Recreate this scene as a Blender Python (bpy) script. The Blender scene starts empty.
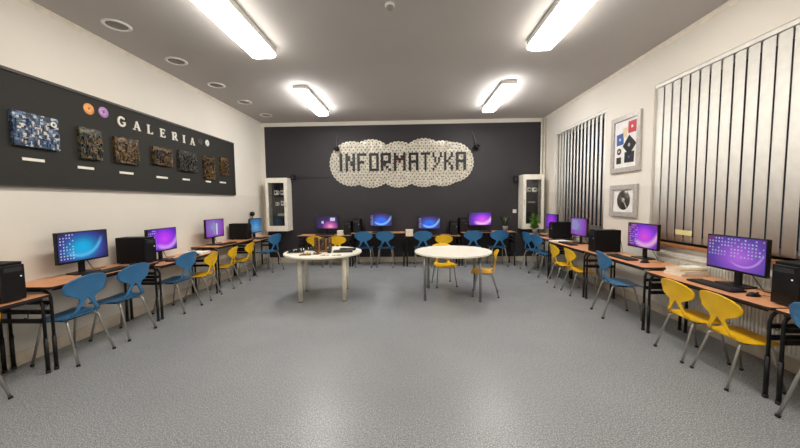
import bpy, bmesh, math, random
from mathutils import Vector, Matrix

PI = math.pi
C = bpy.context.scene.collection
scn = bpy.context.scene

# ------------------------------------------------------------------ camera, light, exposure
XL, XR, YN, YF, H = -3.72, 3.29, -1.6, 8.10, 3.50      # room: left, right, near, far, height

def setup_camera():
    f, p, y, r = 324.316, 0.0668, 0.0326, -0.0113
    fwd = Vector((-math.sin(y)*math.cos(p), math.cos(y)*math.cos(p), -math.sin(p)))
    right = Vector((math.cos(y), math.sin(y), 0)); up = right.cross(fwd)
    r2 = math.cos(r)*right + math.sin(r)*up; u2 = -math.sin(r)*right + math.cos(r)*up
    cam = bpy.data.cameras.new('camera'); o = bpy.data.objects.new('camera', cam); C.objects.link(o)
    m = Matrix((r2, u2, -fwd)).transposed().to_4x4(); m.translation = (0, 0, 1.5)
    o.matrix_world = m
    cam.sensor_width = 36; cam.lens = f*36/800; cam.clip_start = 0.05; cam.clip_end = 200
    scn.camera = o
setup_camera()

w = bpy.data.worlds.new('night'); scn.world = w; w.use_nodes = True
w.node_tree.nodes['Background'].inputs[0].default_value = (0.012, 0.016, 0.03, 1)   # night outside
w.node_tree.nodes['Background'].inputs[1].default_value = 0.6
LAMP_NEAR, LAMP_FAR = 26.5, 50.0                    # radiance of the diffusers
scn.view_settings.view_transform = 'Standard'; scn.view_settings.look = 'None'
scn.view_settings.exposure = 0.0; scn.view_settings.gamma = 1.0
scn.view_settings.use_curve_mapping = False

# ------------------------------------------------------------------ materials
def srgb(r, g, b):
    return tuple(((c/255)/12.92 if c/255 <= 0.04045 else ((c/255+0.055)/1.055)**2.4) for c in (r, g, b)) + (1,)

class NT:
    def __init__(s, name):
        s.m = bpy.data.materials.new(name); s.m.use_nodes = True; s.t = s.m.node_tree
        s.b = s.t.nodes['Principled BSDF']; s.out = s.t.nodes['Material Output']
    def n(s, typ, **kw):
        nd = s.t.nodes.new(typ)
        for k, v in kw.items():
            if hasattr(nd, k): setattr(nd, k, v)
        return nd
    def l(s, a, b): s.t.links.new(a, b)
    def math(s, op, a, b=None, c=None):
        nd = s.n('ShaderNodeMath', operation=op)
        for i, v in enumerate((a, b, c)):
            if v is None: continue
            if isinstance(v, (int, float)): nd.inputs[i].default_value = v
            else: s.l(v, nd.inputs[i])
        return nd.outputs[0]
    def mix(s, f, a, b):
        nd = s.n('ShaderNodeMix', data_type='RGBA')
        for sock, v in ((nd.inputs[0], f), (nd.inputs[6], a), (nd.inputs[7], b)):
            if isinstance(v, (int, float)): sock.default_value = v
            elif isinstance(v, tuple): sock.default_value = v
            else: s.l(v, sock)
        return nd.outputs[2]
    def ramp(s, f, stops, interp='LINEAR'):
        nd = s.n('ShaderNodeValToRGB'); cr = nd.color_ramp; cr.interpolation = interp
        while len(cr.elements) < len(stops): cr.elements.new(0.5)
        for e, (p, c) in zip(cr.elements, stops): e.position = p; e.color = c
        s.l(f, nd.inputs[0]); return nd.outputs[0]
    def coords(s, kind='Object'): return s.n('ShaderNodeTexCoord').outputs[kind]
    def noise(s, vec, scale, detail=2, rough=0.5):
        nd = s.n('ShaderNodeTexNoise'); nd.inputs['Scale'].default_value = scale
        nd.inputs['Detail'].default_value = detail; nd.inputs['Roughness'].default_value = rough
        s.l(vec, nd.inputs['Vector']); return nd.outputs['Fac']
    def bump(s, h, strength=0.2, dist=0.01):
        nd = s.n('ShaderNodeBump'); nd.inputs['Strength'].default_value = strength
        nd.inputs['Distance'].default_value = dist; s.l(h, nd.inputs['Height'])
        s.l(nd.outputs[0], s.b.inputs['Normal'])

def simple(name, col, rough=0.5, metal=0.0, var=0.04, scale=12, coat=0, bump=0, spec=None):
    t = NT(name); co = t.coords()
    nz = t.noise(co, scale, 3)
    d = tuple(min(1, c*(1-var*2)) for c in col[:3])+(1,); b = tuple(min(1, c*(1+var*2)) for c in col[:3])+(1,)
    t.l(t.ramp(nz, [(0.3, d), (0.7, b)]), t.b.inputs['Base Color'])
    t.b.inputs['Roughness'].default_value = rough; t.b.inputs['Metallic'].default_value = metal
    if coat: t.b.inputs['Coat Weight'].default_value = coat
    if spec is not None: t.b.inputs['Specular IOR Level'].default_value = spec
    if bump: t.bump(t.noise(co, 300, 2), bump, 0.002)
    return t.m

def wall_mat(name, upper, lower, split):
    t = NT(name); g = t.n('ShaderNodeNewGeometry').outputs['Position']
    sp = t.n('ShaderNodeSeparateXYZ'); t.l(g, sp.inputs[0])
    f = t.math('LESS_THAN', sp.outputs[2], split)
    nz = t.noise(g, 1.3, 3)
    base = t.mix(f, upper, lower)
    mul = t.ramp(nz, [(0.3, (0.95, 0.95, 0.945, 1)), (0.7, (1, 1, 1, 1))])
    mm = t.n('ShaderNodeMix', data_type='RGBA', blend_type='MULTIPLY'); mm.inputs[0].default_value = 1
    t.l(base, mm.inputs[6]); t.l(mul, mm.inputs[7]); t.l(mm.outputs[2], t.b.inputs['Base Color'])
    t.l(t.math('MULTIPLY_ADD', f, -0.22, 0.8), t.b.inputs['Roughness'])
    t.bump(t.noise(g, 120, 2), 0.12, 0.003)
    return t.m

def floor_mat():
    t = NT('speckled_vinyl'); g = t.n('ShaderNodeNewGeometry').outputs['Position']
    sp = t.noise(g, 130, 2, 0.7); sp2 = t.noise(g, 48, 3, 0.7); big = t.noise(g, 0.9, 4, 0.6)
    c = t.ramp(sp, [(0.36, srgb(88, 92, 96)), (0.5, srgb(143, 146, 149)), (0.64, srgb(194, 196, 197))])
    c2 = t.ramp(sp2, [(0.35, (0.72, 0.73, 0.74, 1)), (0.6, (1, 1, 1, 1))])
    c3 = t.ramp(big, [(0.35, (0.90, 0.90, 0.90, 1)), (0.65, (1.0, 1.0, 1.0, 1))])
    a = t.n('ShaderNodeMix', data_type='RGBA', blend_type='MULTIPLY'); a.inputs[0].default_value = 1
    t.l(c, a.inputs[6]); t.l(c2, a.inputs[7])
    b = t.n('ShaderNodeMix', data_type='RGBA', blend_type='MULTIPLY'); b.inputs[0].default_value = 1
    t.l(a.outputs[2], b.inputs[6]); t.l(c3, b.inputs[7])
    t.l(b.outputs[2], t.b.inputs['Base Color'])
    t.l(t.ramp(t.noise(g, 2.2, 4, 0.6), [(0.3, (0.30,)*3+(1,)), (0.7, (0.44,)*3+(1,))]), t.b.inputs['Roughness'])
    t.b.inputs['Specular IOR Level'].default_value = 0.5
    t.bump(sp2, 0.10, 0.002)
    return t.m

def far_wall_mat():
    t = NT('far_wall_paint'); g = t.n('ShaderNodeNewGeometry').outputs['Position']
    sp = t.n('ShaderNodeSeparateXYZ'); t.l(g, sp.inputs[0])
    a = t.math('GREATER_THAN', sp.outputs[0], -3.62); b = t.math('LESS_THAN', sp.outputs[0], 3.215)
    c = t.math('LESS_THAN', sp.outputs[2], 3.405)
    f = t.math('MULTIPLY', t.math('MULTIPLY', a, b), c)
    nz = t.noise(g, 1.5, 3)
    dark = t.ramp(nz, [(0.3, srgb(40, 37, 41)), (0.7, srgb(46, 42, 47))])
    t.l(t.mix(f, srgb(222, 216, 206), dark), t.b.inputs['Base Color'])
    t.b.inputs['Roughness'].default_value = 0.62
    t.bump(t.noise(g, 120, 2), 0.1, 0.003)
    return t.m

def wood_mat(name, c1, c2, rough=0.35):
    t = NT(name); co = t.coords(); mp = t.n('ShaderNodeMapping'); mp.inputs['Scale'].default_value = (2, 26, 26)
    t.l(co, mp.inputs[0]); nz = t.noise(mp.outputs[0], 2.2, 5, 0.6)
    t.l(t.ramp(nz, [(0.3, c1), (0.7, c2)]), t.b.inputs['Base Color'])
    t.b.inputs['Roughness'].default_value = rough
    return t.m

def emis(name, col, strength, base=(0.8, 0.8, 0.8, 1)):
    t = NT(name); t.b.inputs['Base Color'].default_value = base
    t.b.inputs['Emission Color'].default_value = col; t.b.inputs['Emission Strength'].default_value = strength
    return t.m

def screen_mat(name, c0, stops, radius=0.42, ring=None, strength=1.0, icons=None):
    """wallpaper glow around a point in the screen's own plane (metres, object space)"""
    t = NT(name); co = t.coords(); sp = t.n('ShaderNodeSeparateXYZ'); t.l(co, sp.inputs[0])
    x = t.math('SUBTRACT', sp.outputs[0], c0[0]); z = t.math('MULTIPLY', t.math('SUBTRACT', sp.outputs[2], c0[1]), 1.35)
    d = t.math('SQRT', t.math('ADD', t.math('MULTIPLY', x, x), t.math('MULTIPLY', z, z)))
    col = t.ramp(t.math('DIVIDE', d, radius), stops)
    if ring:
        cx, cz, rr, wd, rc = ring
        x2 = t.math('SUBTRACT', sp.outputs[0], cx); z2 = t.math('SUBTRACT', sp.outputs[2], cz)
        d2 = t.math('SQRT', t.math('ADD', t.math('MULTIPLY', x2, x2), t.math('MULTIPLY', z2, z2)))
        k = t.math('SUBTRACT', 1.0, t.math('DIVIDE', t.math('ABSOLUTE', t.math('SUBTRACT', d2, rr)), wd))
        k = t.math('MAXIMUM', k, 0.0); low = t.math('MINIMUM', 1.0, t.math('MAXIMUM', 0.0, t.math('MULTIPLY', t.math('SUBTRACT', cz-rr*0.45, t.math('MULTIPLY_ADD', x2, -0.35, sp.outputs[2])), 14.0)))
        col = t.mix(t.math('MULTIPLY', t.math('MULTIPLY', k, low), 0.85), col, rc)
    if icons:      # rows of small desktop icons, part of the picture the screen shows
        x0, x1, z0, z1, pitch, prob = icons
        u = t.math('DIVIDE', t.math('SUBTRACT', sp.outputs[0], x0), pitch); v = t.math('DIVIDE', t.math('SUBTRACT', z1, sp.outputs[2]), pitch)
        fu, fv = t.math('FRACT', u), t.math('FRACT', v)
        cell = t.n('ShaderNodeCombineXYZ'); t.l(t.math('FLOOR', u), cell.inputs[0]); t.l(t.math('FLOOR', v), cell.inputs[1])
        wn = t.n('ShaderNodeTexWhiteNoise', noise_dimensions='2D'); t.l(cell.outputs[0], wn.inputs['Vector'])
        k = t.math('LESS_THAN', wn.outputs['Value'], prob)
        for f_ in (fu, fv): k = t.math('MULTIPLY', k, t.math('MULTIPLY', t.math('GREATER_THAN', f_, 0.26), t.math('LESS_THAN', f_, 0.70)))
        for a_, lo_, hi_ in ((sp.outputs[0], x0, x1), (sp.outputs[2], z0, z1)): k = t.math('MULTIPLY', k, t.math('MULTIPLY', t.math('GREATER_THAN', a_, lo_), t.math('LESS_THAN', a_, hi_)))
        tint = t.mix(0.35, (0.55, 0.65, 0.85, 1), wn.outputs['Color'])
        col = t.mix(t.math('MULTIPLY', k, 0.85), col, tint)
    t.b.inputs['Base Color'].default_value = (0.01, 0.01, 0.012, 1); t.b.inputs['Roughness'].default_value = 0.25
    t.l(col, t.b.inputs['Emission Color']); t.b.inputs['Emission Strength'].default_value = strength
    return t.m

def pcb_mat(name, cols, scale=60):
    t = NT(name); co = t.coords()
    v = t.n('ShaderNodeTexVoronoi'); v.distance = 'CHEBYCHEV'; v.inputs['Scale'].default_value = scale; t.l(co, v.inputs['Vector'])
    r = t.n('ShaderNodeSeparateColor'); t.l(v.outputs['Color'], r.inputs[0])
    n = len(cols)
    t.l(t.ramp(r.outputs[0], [(i/n, c) for i, c in enumerate(cols)], 'CONSTANT'), t.b.inputs['Base Color'])
    t.b.inputs['Roughness'].default_value = 0.45
    return t.m

M = {}
CREAM = srgb(230, 224, 214)
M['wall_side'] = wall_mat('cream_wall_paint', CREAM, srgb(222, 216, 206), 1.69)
M['wall_plain'] = wall_mat('cream_wall_plain', CREAM, CREAM, -1)
M['far'] = far_wall_mat()
M['floor'] = floor_mat()
M['ceiling'] = simple('grey_ceiling_paint', srgb(186, 182, 179), 0.85, var=0.015, scale=1.2)
M['cornice'] = simple('cornice_paint', srgb(230, 223, 210), 0.7)
M['plinth'] = simple('beige_plinth', srgb(196, 184, 165), 0.5)
M['frame_white'] = simple('white_window_frame', srgb(225, 224, 220), 0.4)
M['sill'] = wood_mat('brown_sill_wood', srgb(150, 98, 62), srgb(176, 120, 78))
M['desk'] = wood_mat('orange_beech_laminate', srgb(205, 142, 98), srgb(222, 160, 114), 0.35)
M['edge'] = simple('dark_desk_edge', srgb(36, 27, 24), 0.5)
M['blackmetal'] = simple('black_painted_steel', srgb(17, 16, 18), 0.4, spec=0.35)
M['chrome'] = simple('grey_steel_tube', srgb(176, 172, 165), 0.32, 0.75)
M['blackplastic'] = simple('black_plastic', srgb(15, 15, 17), 0.38, spec=0.35)
M['darkplastic'] = simple('matt_black_plastic', srgb(9, 9, 10), 0.6, spec=0.25)
M['keys'] = simple('key_plastic', srgb(38, 38, 41), 0.5)
M['blue'] = simple('blue_chair_plastic', srgb(52, 114, 162), 0.36, var=0.02, bump=0.1)
M['yellow'] = simple('yellow_chair_plastic', srgb(244, 192, 6), 0.36, var=0.02, bump=0.1)
M['rubber'] = simple('black_rubber', srgb(20, 20, 20), 0.7)
M['tablewhite'] = simple('white_table_laminate', srgb(238, 233, 218), 0.35, var=0.01)
M['tableleg'] = simple('cream_table_leg', srgb(226, 218, 202), 0.4)
M['greyleg'] = simple('grey_table_leg', srgb(140, 138, 136), 0.35, 0.5)
M['fixture'] = simple('white_lamp_housing', srgb(220, 218, 212), 0.5)
M['white'] = simple('white_plastic', srgb(232, 230, 225), 0.45)
M['board'] = simple('black_felt_board', srgb(32, 31, 27), 0.75, var=0.03)
M['boardframe'] = simple('dark_board_frame', srgb(62, 56, 52), 0.5)
M['letterwhite'] = simple('white_letter_foam', srgb(232, 226, 214), 0.5)
M['silver'] = simple('silver_frame', srgb(188, 183, 178), 0.4, 0.2, var=0.08, scale=40)
M['mat'] = simple('white_mount_card', srgb(228, 225, 222), 0.7)
M['slat'] = simple('fabric_blind_slat', srgb(238, 236, 230), 0.8, var=0.02)
M['cabinet'] = simple('ivory_cabinet', srgb(232, 227, 214), 0.4)
M['cabin'] = simple('dark_cabinet_inside', srgb(52, 50, 52), 0.7)
M['cd'] = simple('silver_disc', srgb(216, 210, 196), 0.34, 0.45, var=0.12, scale=22)
M['keycap'] = simple('black_keycap', srgb(22, 21, 22), 0.5)
M['keyred'] = simple('dark_red_keycap', srgb(92, 14, 22), 0.5)
M['radiator'] = simple('white_radiator_enamel', srgb(214, 210, 200), 0.35)
M['paper'] = simple('paper', srgb(226, 214, 190), 0.8)
M['paperwhite'] = simple('white_paper', srgb(238, 232, 220), 0.8)
M['pot'] = simple('grey_pot', srgb(118, 112, 108), 0.6)
M['leafdark'] = simple('dark_leaf', srgb(28, 52, 26), 0.45)
M['leaf'] = simple('fresh_leaf', srgb(120, 182, 52), 0.45, var=0.12)
M['soil'] = simple('soil', srgb(45, 32, 24), 0.9)
M['chipbrown'] = simple('dull_brass_chips', srgb(104, 82, 50), 0.5, 0.2)
M['chipblue'] = simple('slate_blue_chips', srgb(70, 92, 124), 0.5)
M['orange'] = simple('orange_disc', srgb(238, 160, 92), 0.35)
M['purple'] = simple('purple_disc', srgb(186, 140, 200), 0.35)
M['discdark'] = simple('dark_disc', srgb(88, 84, 80), 0.3, 0.5)
M['red'] = simple('red_card', srgb(190, 44, 60), 0.5)
M['bluecard'] = simple('blue_card', srgb(60, 96, 160), 0.5)
M['beige'] = simple('beige_card', srgb(214, 194, 160), 0.5)
M['brown'] = simple('brown_board', srgb(122, 78, 52), 0.6, var=0.2, scale=30)
M['gold'] = simple('brass_parts', srgb(176, 136, 72), 0.4, 0.3)
M['green_led'] = emis('led_blue', (0.35, 0.6, 1, 1), 0.5)
M['sticker'] = simple('yellow_paper', srgb(222, 210, 150), 0.8)
M['dark_ring'] = simple('ceiling_speaker_mesh', srgb(150, 146, 142), 0.7)
M['nightglass'] = None
def glass_mat():
    t = NT('window_glass'); t.b.inputs['Base Color'].default_value = (1, 1, 1, 1)
    t.b.inputs['Roughness'].default_value = 0.02; t.b.inputs['Transmission Weight'].default_value = 1.0
    t.b.inputs['IOR'].default_value = 1.45
    return t.m
M['glass'] = glass_mat()
M['lamp_near'] = emis('lit_diffuser_near', (1.0, 0.945, 0.855, 1), LAMP_NEAR)
M['lamp_far'] = emis('lit_diffuser_far', (1.0, 0.975, 0.94, 1), LAMP_FAR)
K = (0, 0, 0, 1)
M['scr_blue'] = screen_mat('wallpaper_blue', (0.0, -0.05), [(0, (0.03, 0.10, 0.95, 1)), (0.3, (0.01, 0.16, 0.80, 1)), (0.5, (0.03, 0.08, 0.42, 1)), (0.72, (0.05, 0.02, 0.20, 1)), (1, (0.01, 0.012, 0.03, 1))], 0.32,
                            (0.00, 0.13, 0.24, 0.035, (0.30, 0.62, 1, 1)), 1.0, (-0.255, -0.19, -0.14, 0.142, 0.0305, 0.8))
M['scr_teal'] = screen_mat('wallpaper_teal', (-0.02, -0.02), [(0, (0.0, 0.42, 0.80, 1)), (0.22, (0.0, 0.36, 0.68, 1)), (0.42, (0.005, 0.16, 0.42, 1)), (0.58, (0.03, 0.05, 0.30, 1)), (0.78, (0.02, 0.02, 0.10, 1)), (1, (0.006, 0.012, 0.02, 1))], 0.36,
                            (-0.03, 0.12, 0.22, 0.03, (0.12, 0.50, 0.85, 1)), 0.95, (-0.255, -0.10, -0.14, 0.142, 0.0305, 0.75))
M['scr_purple'] = screen_mat('wallpaper_purple', (0.03, 0.0), [(0, (0.62, 0.05, 0.85, 1)), (0.3, (0.38, 0.03, 0.80, 1)), (0.6, (0.12, 0.02, 0.50, 1)), (0.85, (0.05, 0.012, 0.14, 1)), (1, (0.02, 0.008, 0.05, 1))], 0.38,
                              (0.06, 0.12, 0.24, 0.05, (0.70, 0.35, 0.90, 1)), 1.0, (-0.255, -0.12, -0.14, 0.142, 0.0305, 0.8))
M['scr_pink'] = screen_mat('wallpaper_pink', (0.05, -0.01), [(0, (0.80, 0.08, 0.75, 1)), (0.3, (0.50, 0.06, 0.85, 1)), (0.55, (0.18, 0.03, 0.62, 1)), (0.85, (0.20, 0.02, 0.12, 1)), (1, (0.05, 0.02, 0.10, 1))], 0.36,
                            (0.05, 0.12, 0.24, 0.05, (1.0, 0.55, 0.70, 1)), 0.85, (-0.255, -0.08, -0.14, 0.142, 0.0305, 0.7))
M['scr_pink2'] = screen_mat('wallpaper_pink_plain', (0.05, -0.03), [(0, (0.85, 0.10, 0.75, 1)), (0.3, (0.50, 0.06, 0.85, 1)), (0.6, (0.14, 0.03, 0.50, 1)), (1, (0.03, 0.015, 0.08, 1))], 0.36,
                            (0.05, 0.12, 0.24, 0.06, (1.0, 0.60, 0.80, 1)), 1.0)
M['scr_violet'] = screen_mat('wallpaper_violet', (0.0, -0.02), [(0, (0.40, 0.03, 0.80, 1)), (0.4, (0.25, 0.02, 0.62, 1)), (0.8, (0.06, 0.01, 0.22, 1)), (1, (0.02, 0.01, 0.06, 1))], 0.36, None, 1.0)
M['scr_near'] = screen_mat('wallpaper_violet_rose', (0.04, -0.03), [(0, (0.50, 0.15, 0.80, 1)), (0.3, (0.30, 0.09, 0.62, 1)), (0.6, (0.10, 0.05, 0.40, 1)), (0.85, (0.16, 0.03, 0.13, 1)), (1, (0.05, 0.03, 0.10, 1))], 0.42,
                            (0.08, 0.06, 0.17, 0.014, (0.60, 0.38, 0.95, 1)), 0.8, (-0.255, 0.25, -0.03, 0.142, 0.0305, 0.78))
M['scr_grey'] = screen_mat('wallpaper_lilac_grey', (-0.05, 0.02), [(0, (0.32, 0.25, 0.55, 1)), (0.35, (0.20, 0.14, 0.42, 1)), (0.7, (0.25, 0.05, 0.45, 1)), (1, (0.10, 0.04, 0.10, 1))], 0.36, None, 1.0)
M['scr_sky'] = screen_mat('wallpaper_sky', (0.0, -0.02), [(0, (0.10, 0.38, 0.70, 1)), (0.5, (0.04, 0.18, 0.42, 1)), (1, (0.02, 0.06, 0.18, 1))], 0.4, None, 0.8)
M['scr_dark'] = screen_mat('wallpaper_dark_violet', (0.08, -0.10), [(0, (0.9, 0.35, 0.5, 1)), (0.3, (0.45, 0.08, 0.35, 1)), (0.6, (0.05, 0.02, 0.14, 1)), (1, (0.02, 0.015, 0.06, 1))], 0.34, None, 1.0)
M['icon'] = emis('icon_light', (0.65, 0.75, 0.95, 1), 0.75, K)
M['window_lilac'] = emis('open_window_lilac', (0.42, 0.40, 0.78, 1), 0.6, K)
M['window_white'] = emis('open_window_white', (0.75, 0.7, 0.95, 1), 0.8, K)
M['pcb_blue'] = pcb_mat('pcb_blue_white', [srgb(30, 42, 66), srgb(66, 92, 130), srgb(40, 58, 84), srgb(170, 180, 190), srgb(92, 118, 150), srgb(24, 28, 38)], 42)
M['pcb_green'] = pcb_mat('pcb_olive', [srgb(44, 46, 30), srgb(88, 84, 54), srgb(34, 40, 44), srgb(120, 108, 72), srgb(56, 70, 84), srgb(28, 26, 22)], 48)
M['pcb_brown'] = pcb_mat('pcb_brown', [srgb(62, 48, 30), srgb(112, 84, 46), srgb(32, 28, 22), srgb(140, 104, 60), srgb(84, 60, 38), srgb(24, 22, 20)], 48)
M['pcb_dark'] = pcb_mat('pcb_dark', [srgb(36, 40, 34), srgb(52, 54, 46), srgb(26, 28, 26), srgb(96, 96, 86), srgb(44, 40, 32), srgb(20, 20, 20)], 48)

# ------------------------------------------------------------------ mesh helpers
def add_box(bm, x0, x1, y0, y1, z0, z1, bev=0.0, mi=0):
    vs = [bm.verts.new((x, y, z)) for z in (z0, z1) for y in (y0, y1) for x in (x0, x1)]
    fs = [bm.faces.new([vs[i] for i in q]) for q in ((0, 2, 3, 1), (4, 5, 7, 6), (0, 1, 5, 4), (2, 6, 7, 3), (0, 4, 6, 2), (1, 3, 7, 5))]
    for f in fs: f.material_index = mi
    if bev:
        es = list({e for f in fs for e in f.edges})
        bmesh.ops.bevel(bm, geom=es, offset=bev, segments=2, affect='EDGES', profile=0.5)
    return vs

def add_tube(bm, pts, r, seg=10, cap=True, radii=None):
    pts = [Vector(p) for p in pts]; rings = []
    prev = None
    for i, p in enumerate(pts):
        if i == 0: t = pts[1]-pts[0]
        elif i == len(pts)-1: t = pts[-1]-pts[-2]
        else: t = (pts[i+1]-pts[i]).normalized()+(pts[i]-pts[i-1]).normalized()
        t.normalize()
        if prev is None:
            a = Vector((0, 0, 1)) if abs(t.z) < 0.9 else Vector((1, 0, 0))
            u = t.cross(a).normalized()
        else:
            u = (prev - t*prev.dot(t)).normalized()
        prev = u; v = t.cross(u); rr = radii[i] if radii else r
        rings.append([bm.verts.new(p+(u*math.cos(2*PI*k/seg)+v*math.sin(2*PI*k/seg))*rr) for k in range(seg)])
    for a, b in zip(rings, rings[1:]):
        for k in range(seg):
            f = bm.faces.new((a[k], a[(k+1) % seg], b[(k+1) % seg], b[k])); f.smooth = True
    if cap:
        bm.faces.new(rings[0][::-1]); bm.faces.new(rings[-1])

def add_lathe(bm, prof, seg=32, ctr=(0, 0), axis='Z', mi=0):
    """prof: (radius, height) pairs, open profile"""
    rings = []
    for r, h in prof:
        if r < 1e-6: rings.append([bm.verts.new(_ax(ctr, 0, 0, h, axis))]); continue
        rings.append([bm.verts.new(_ax(ctr, r*math.cos(2*PI*k/seg), r*math.sin(2*PI*k/seg), h, axis)) for k in range(seg)])
    for a, b in zip(rings, rings[1:]):
        for k in range(seg):
            k2 = (k+1) % seg
            vs = [a[0] if len(a) == 1 else a[k], a[0] if len(a) == 1 else a[k2], b[0] if len(b) == 1 else b[k2], b[0] if len(b) == 1 else b[k]]
            u = []
            for v in vs:
                if v not in u: u.append(v)
            if len(u) > 2:
                f = bm.faces.new(u); f.smooth = True; f.material_index = mi
def _ax(c, a, b, h, axis):
    if axis == 'Z': return (c[0]+a, c[1]+b, h)
    if axis == 'Y': return (c[0]+a, h, c[1]+b)
    return (h, c[0]+a, c[1]+b)

def add_prism(bm, poly, z0, z1, mi=0):
    a = [bm.verts.new((x, y, z0)) for x, y in poly]; b = [bm.verts.new((x, y, z1)) for x, y in poly]
    bm.faces.new(a[::-1]).material_index = mi; bm.faces.new(b).material_index = mi
    n = len(poly)
    for k in range(n):
        bm.faces.new((a[k], a[(k+1) % n], b[(k+1) % n], b[k])).material_index = mi

def obj(name, bm, m, parent=None, loc=(0, 0, 0), smooth=False, label=None, recalc=True, kind=None):
    if recalc: bmesh.ops.recalc_face_normals(bm, faces=bm.faces)
    me = bpy.data.meshes.new(name); bm.to_mesh(me); bm.free()
    for mm in (m if isinstance(m, (list, tuple)) else [m]): me.materials.append(mm)
    if smooth:
        for p in me.polygons: p.use_smooth = True
    o = bpy.data.objects.new(name, me); C.objects.link(o); o.location = loc
    if parent is not None: o.parent = parent
    if label: o['label'] = label
    if kind: o['kind'] = kind
    return o

def tag(o, label, cat, group=None, kind=None):
    o['label'] = label; o['category'] = cat
    if group: o['group'] = group
    if kind: o['kind'] = kind
    return o

def thing(name, label, cat, loc=(0, 0, 0), rotz=0.0, group=None):
    o = bpy.data.objects.new(name, None); C.objects.link(o)
    o.empty_display_size = 0.1
    o.location = loc; o.rotation_euler = (0, 0, rotz); return tag(o, label, cat, group)

def struct(name, bm, m): 
    o = obj(name, bm, m); o['kind'] = 'structure'; return o

def copy_tree(o, parent=None):
    c = o.copy(); C.objects.link(c)
    if parent is not None: c.parent = parent
    for ch in list(o.children): copy_tree(ch, c)
    return c

def BM(): return bmesh.new()
def boxobj(name, m, parent, x0, x1, y0, y1, z0, z1, bev=0.0, loc=(0, 0, 0), label=None):
    bm = BM(); add_box(bm, x0, x1, y0, y1, z0, z1, bev); return obj(name, bm, m, parent, loc, label=label)

# ------------------------------------------------------------------ the room
WZ0, WZ1 = 0.95, 3.02                                   # window openings
WIN = [(5.64, 7.58), (1.05, 4.57)]                      # far window, near window (Y ranges)
T = 0.26
bm = BM(); add_box(bm, XL-0.2, XR+0.5, YN-0.2, YF+0.2, -0.12, 0); struct('floor', bm, M['floor'])
bm = BM(); add_box(bm, XL-0.2, XR+0.5, YN-0.2, YF+0.2, H, H+0.12); struct('ceiling', bm, M['ceiling'])
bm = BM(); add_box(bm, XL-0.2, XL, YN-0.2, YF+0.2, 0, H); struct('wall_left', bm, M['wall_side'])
bm = BM(); add_box(bm, XL, XR+T, YF, YF+0.2, 0, H); struct('wall_far', bm, M['far'])
bm = BM(); add_box(bm, XL, XR+T, YN-0.2, YN, 0, H); struct('wall_near', bm, M['wall_plain'])
bm = BM()
add_box(bm, XR, XR+T, YN, YF, 0, WZ0); add_box(bm, XR, XR+T, YN, YF, WZ1, H)
ys = [YN, WIN[1][0], WIN[1][1], WIN[0][0], WIN[0][1], YF]
for a, b in ((ys[0], ys[1]), (ys[2], ys[3]), (ys[4], ys[5])): add_box(bm, XR, XR+T, a, b, WZ0, WZ1)
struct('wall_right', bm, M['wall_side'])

def cornice(name, x, s):
    bm = BM()
    prof = [(0, 0), (0, -0.045), (0.006, -0.047), (0.012, -0.036), (0.033, -0.013), (0.045, -0.01), (0.047, 0)]
    a = [bm.verts.new((x+s*u, YN, H+v)) for u, v in prof]; b = [bm.verts.new((x+s*u, YF, H+v)) for u, v in prof]
    bm.faces.new(a); bm.faces.new(b)
    for k in range(len(prof)): bm.faces.new((a[k], a[(k+1) % len(prof)], b[(k+1) % len(prof)], b[k]))
    struct(name, bm, M['cornice'])
cornice('trim_1', XL, 1); cornice('trim_2', XR, -1)

def plinth(name, x0, x1, y0, y1):
    bm = BM(); add_box(bm, x0, x1, y0, y1, 0, 0.13, 0.004); struct(name, bm, M['plinth'])
plinth('baseboard_left', XL, XL+0.018, YN, YF); plinth('baseboard_right', XR-0.018, XR, YN, YF)
plinth('baseboard_far', XL+0.018, XR-0.018, YF-0.018, YF); plinth('baseboard_near', XL+0.018, XR-0.018, YN, YN+0.018)

# windows
for i, (a, b) in enumerate(WIN):
    t = bpy.data.objects.new('window_%d' % (i+1), None); C.objects.link(t); t.location = (XR+T-0.09, (a+b)/2, WZ0); t['kind'] = 'structure'
    hw, hh = (b-a)/2, WZ1-WZ0
    bm = BM()
    add_box(bm, 0, 0.06, -hw, hw, 0, 0.07); add_box(bm, 0, 0.06, -hw, hw, hh-0.07, hh)
    n = 1 if b-a < 2.5 else 2
    for k in range(n+1):
        y = -hw+0.035+(2*hw-0.07)*k/n; add_box(bm, 0, 0.06, y-0.035, y+0.035, 0.07, hh-0.07)
    obj('window_frame', bm, M['frame_white'], t)
    boxobj('window_pane', M['glass'], t, 0.025, 0.031, -hw+0.02, hw-0.02, 0.02, hh-0.02)
    bm = BM(); add_box(bm, XR-0.05, XR+T-0.09, a-0.05, b+0.05, WZ0-0.035, WZ0, 0.004)
    s = obj('window_sill', bm, M['sill']); s['kind'] = 'structure'; s.name = 'trim_%d' % (3+i)

# vertical heating pipes in the far right corner
for k, x in enumerate((XR-0.045, XR-0.115)):
    bm = BM(); add_tube(bm, [(0, 0, 0), (0, 0, H)], 0.019, 12)
    o = obj('heating_pipe', bm, M['cornice'], None, (x, YF-0.06, 0))
    tag(o, 'vertical white heating pipe %s' % ('nearest the window wall in the far right corner' if k == 0 else 'beside the dark wall paint in the far right corner'), 'pipe', 'heating pipes in the corner')

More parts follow.
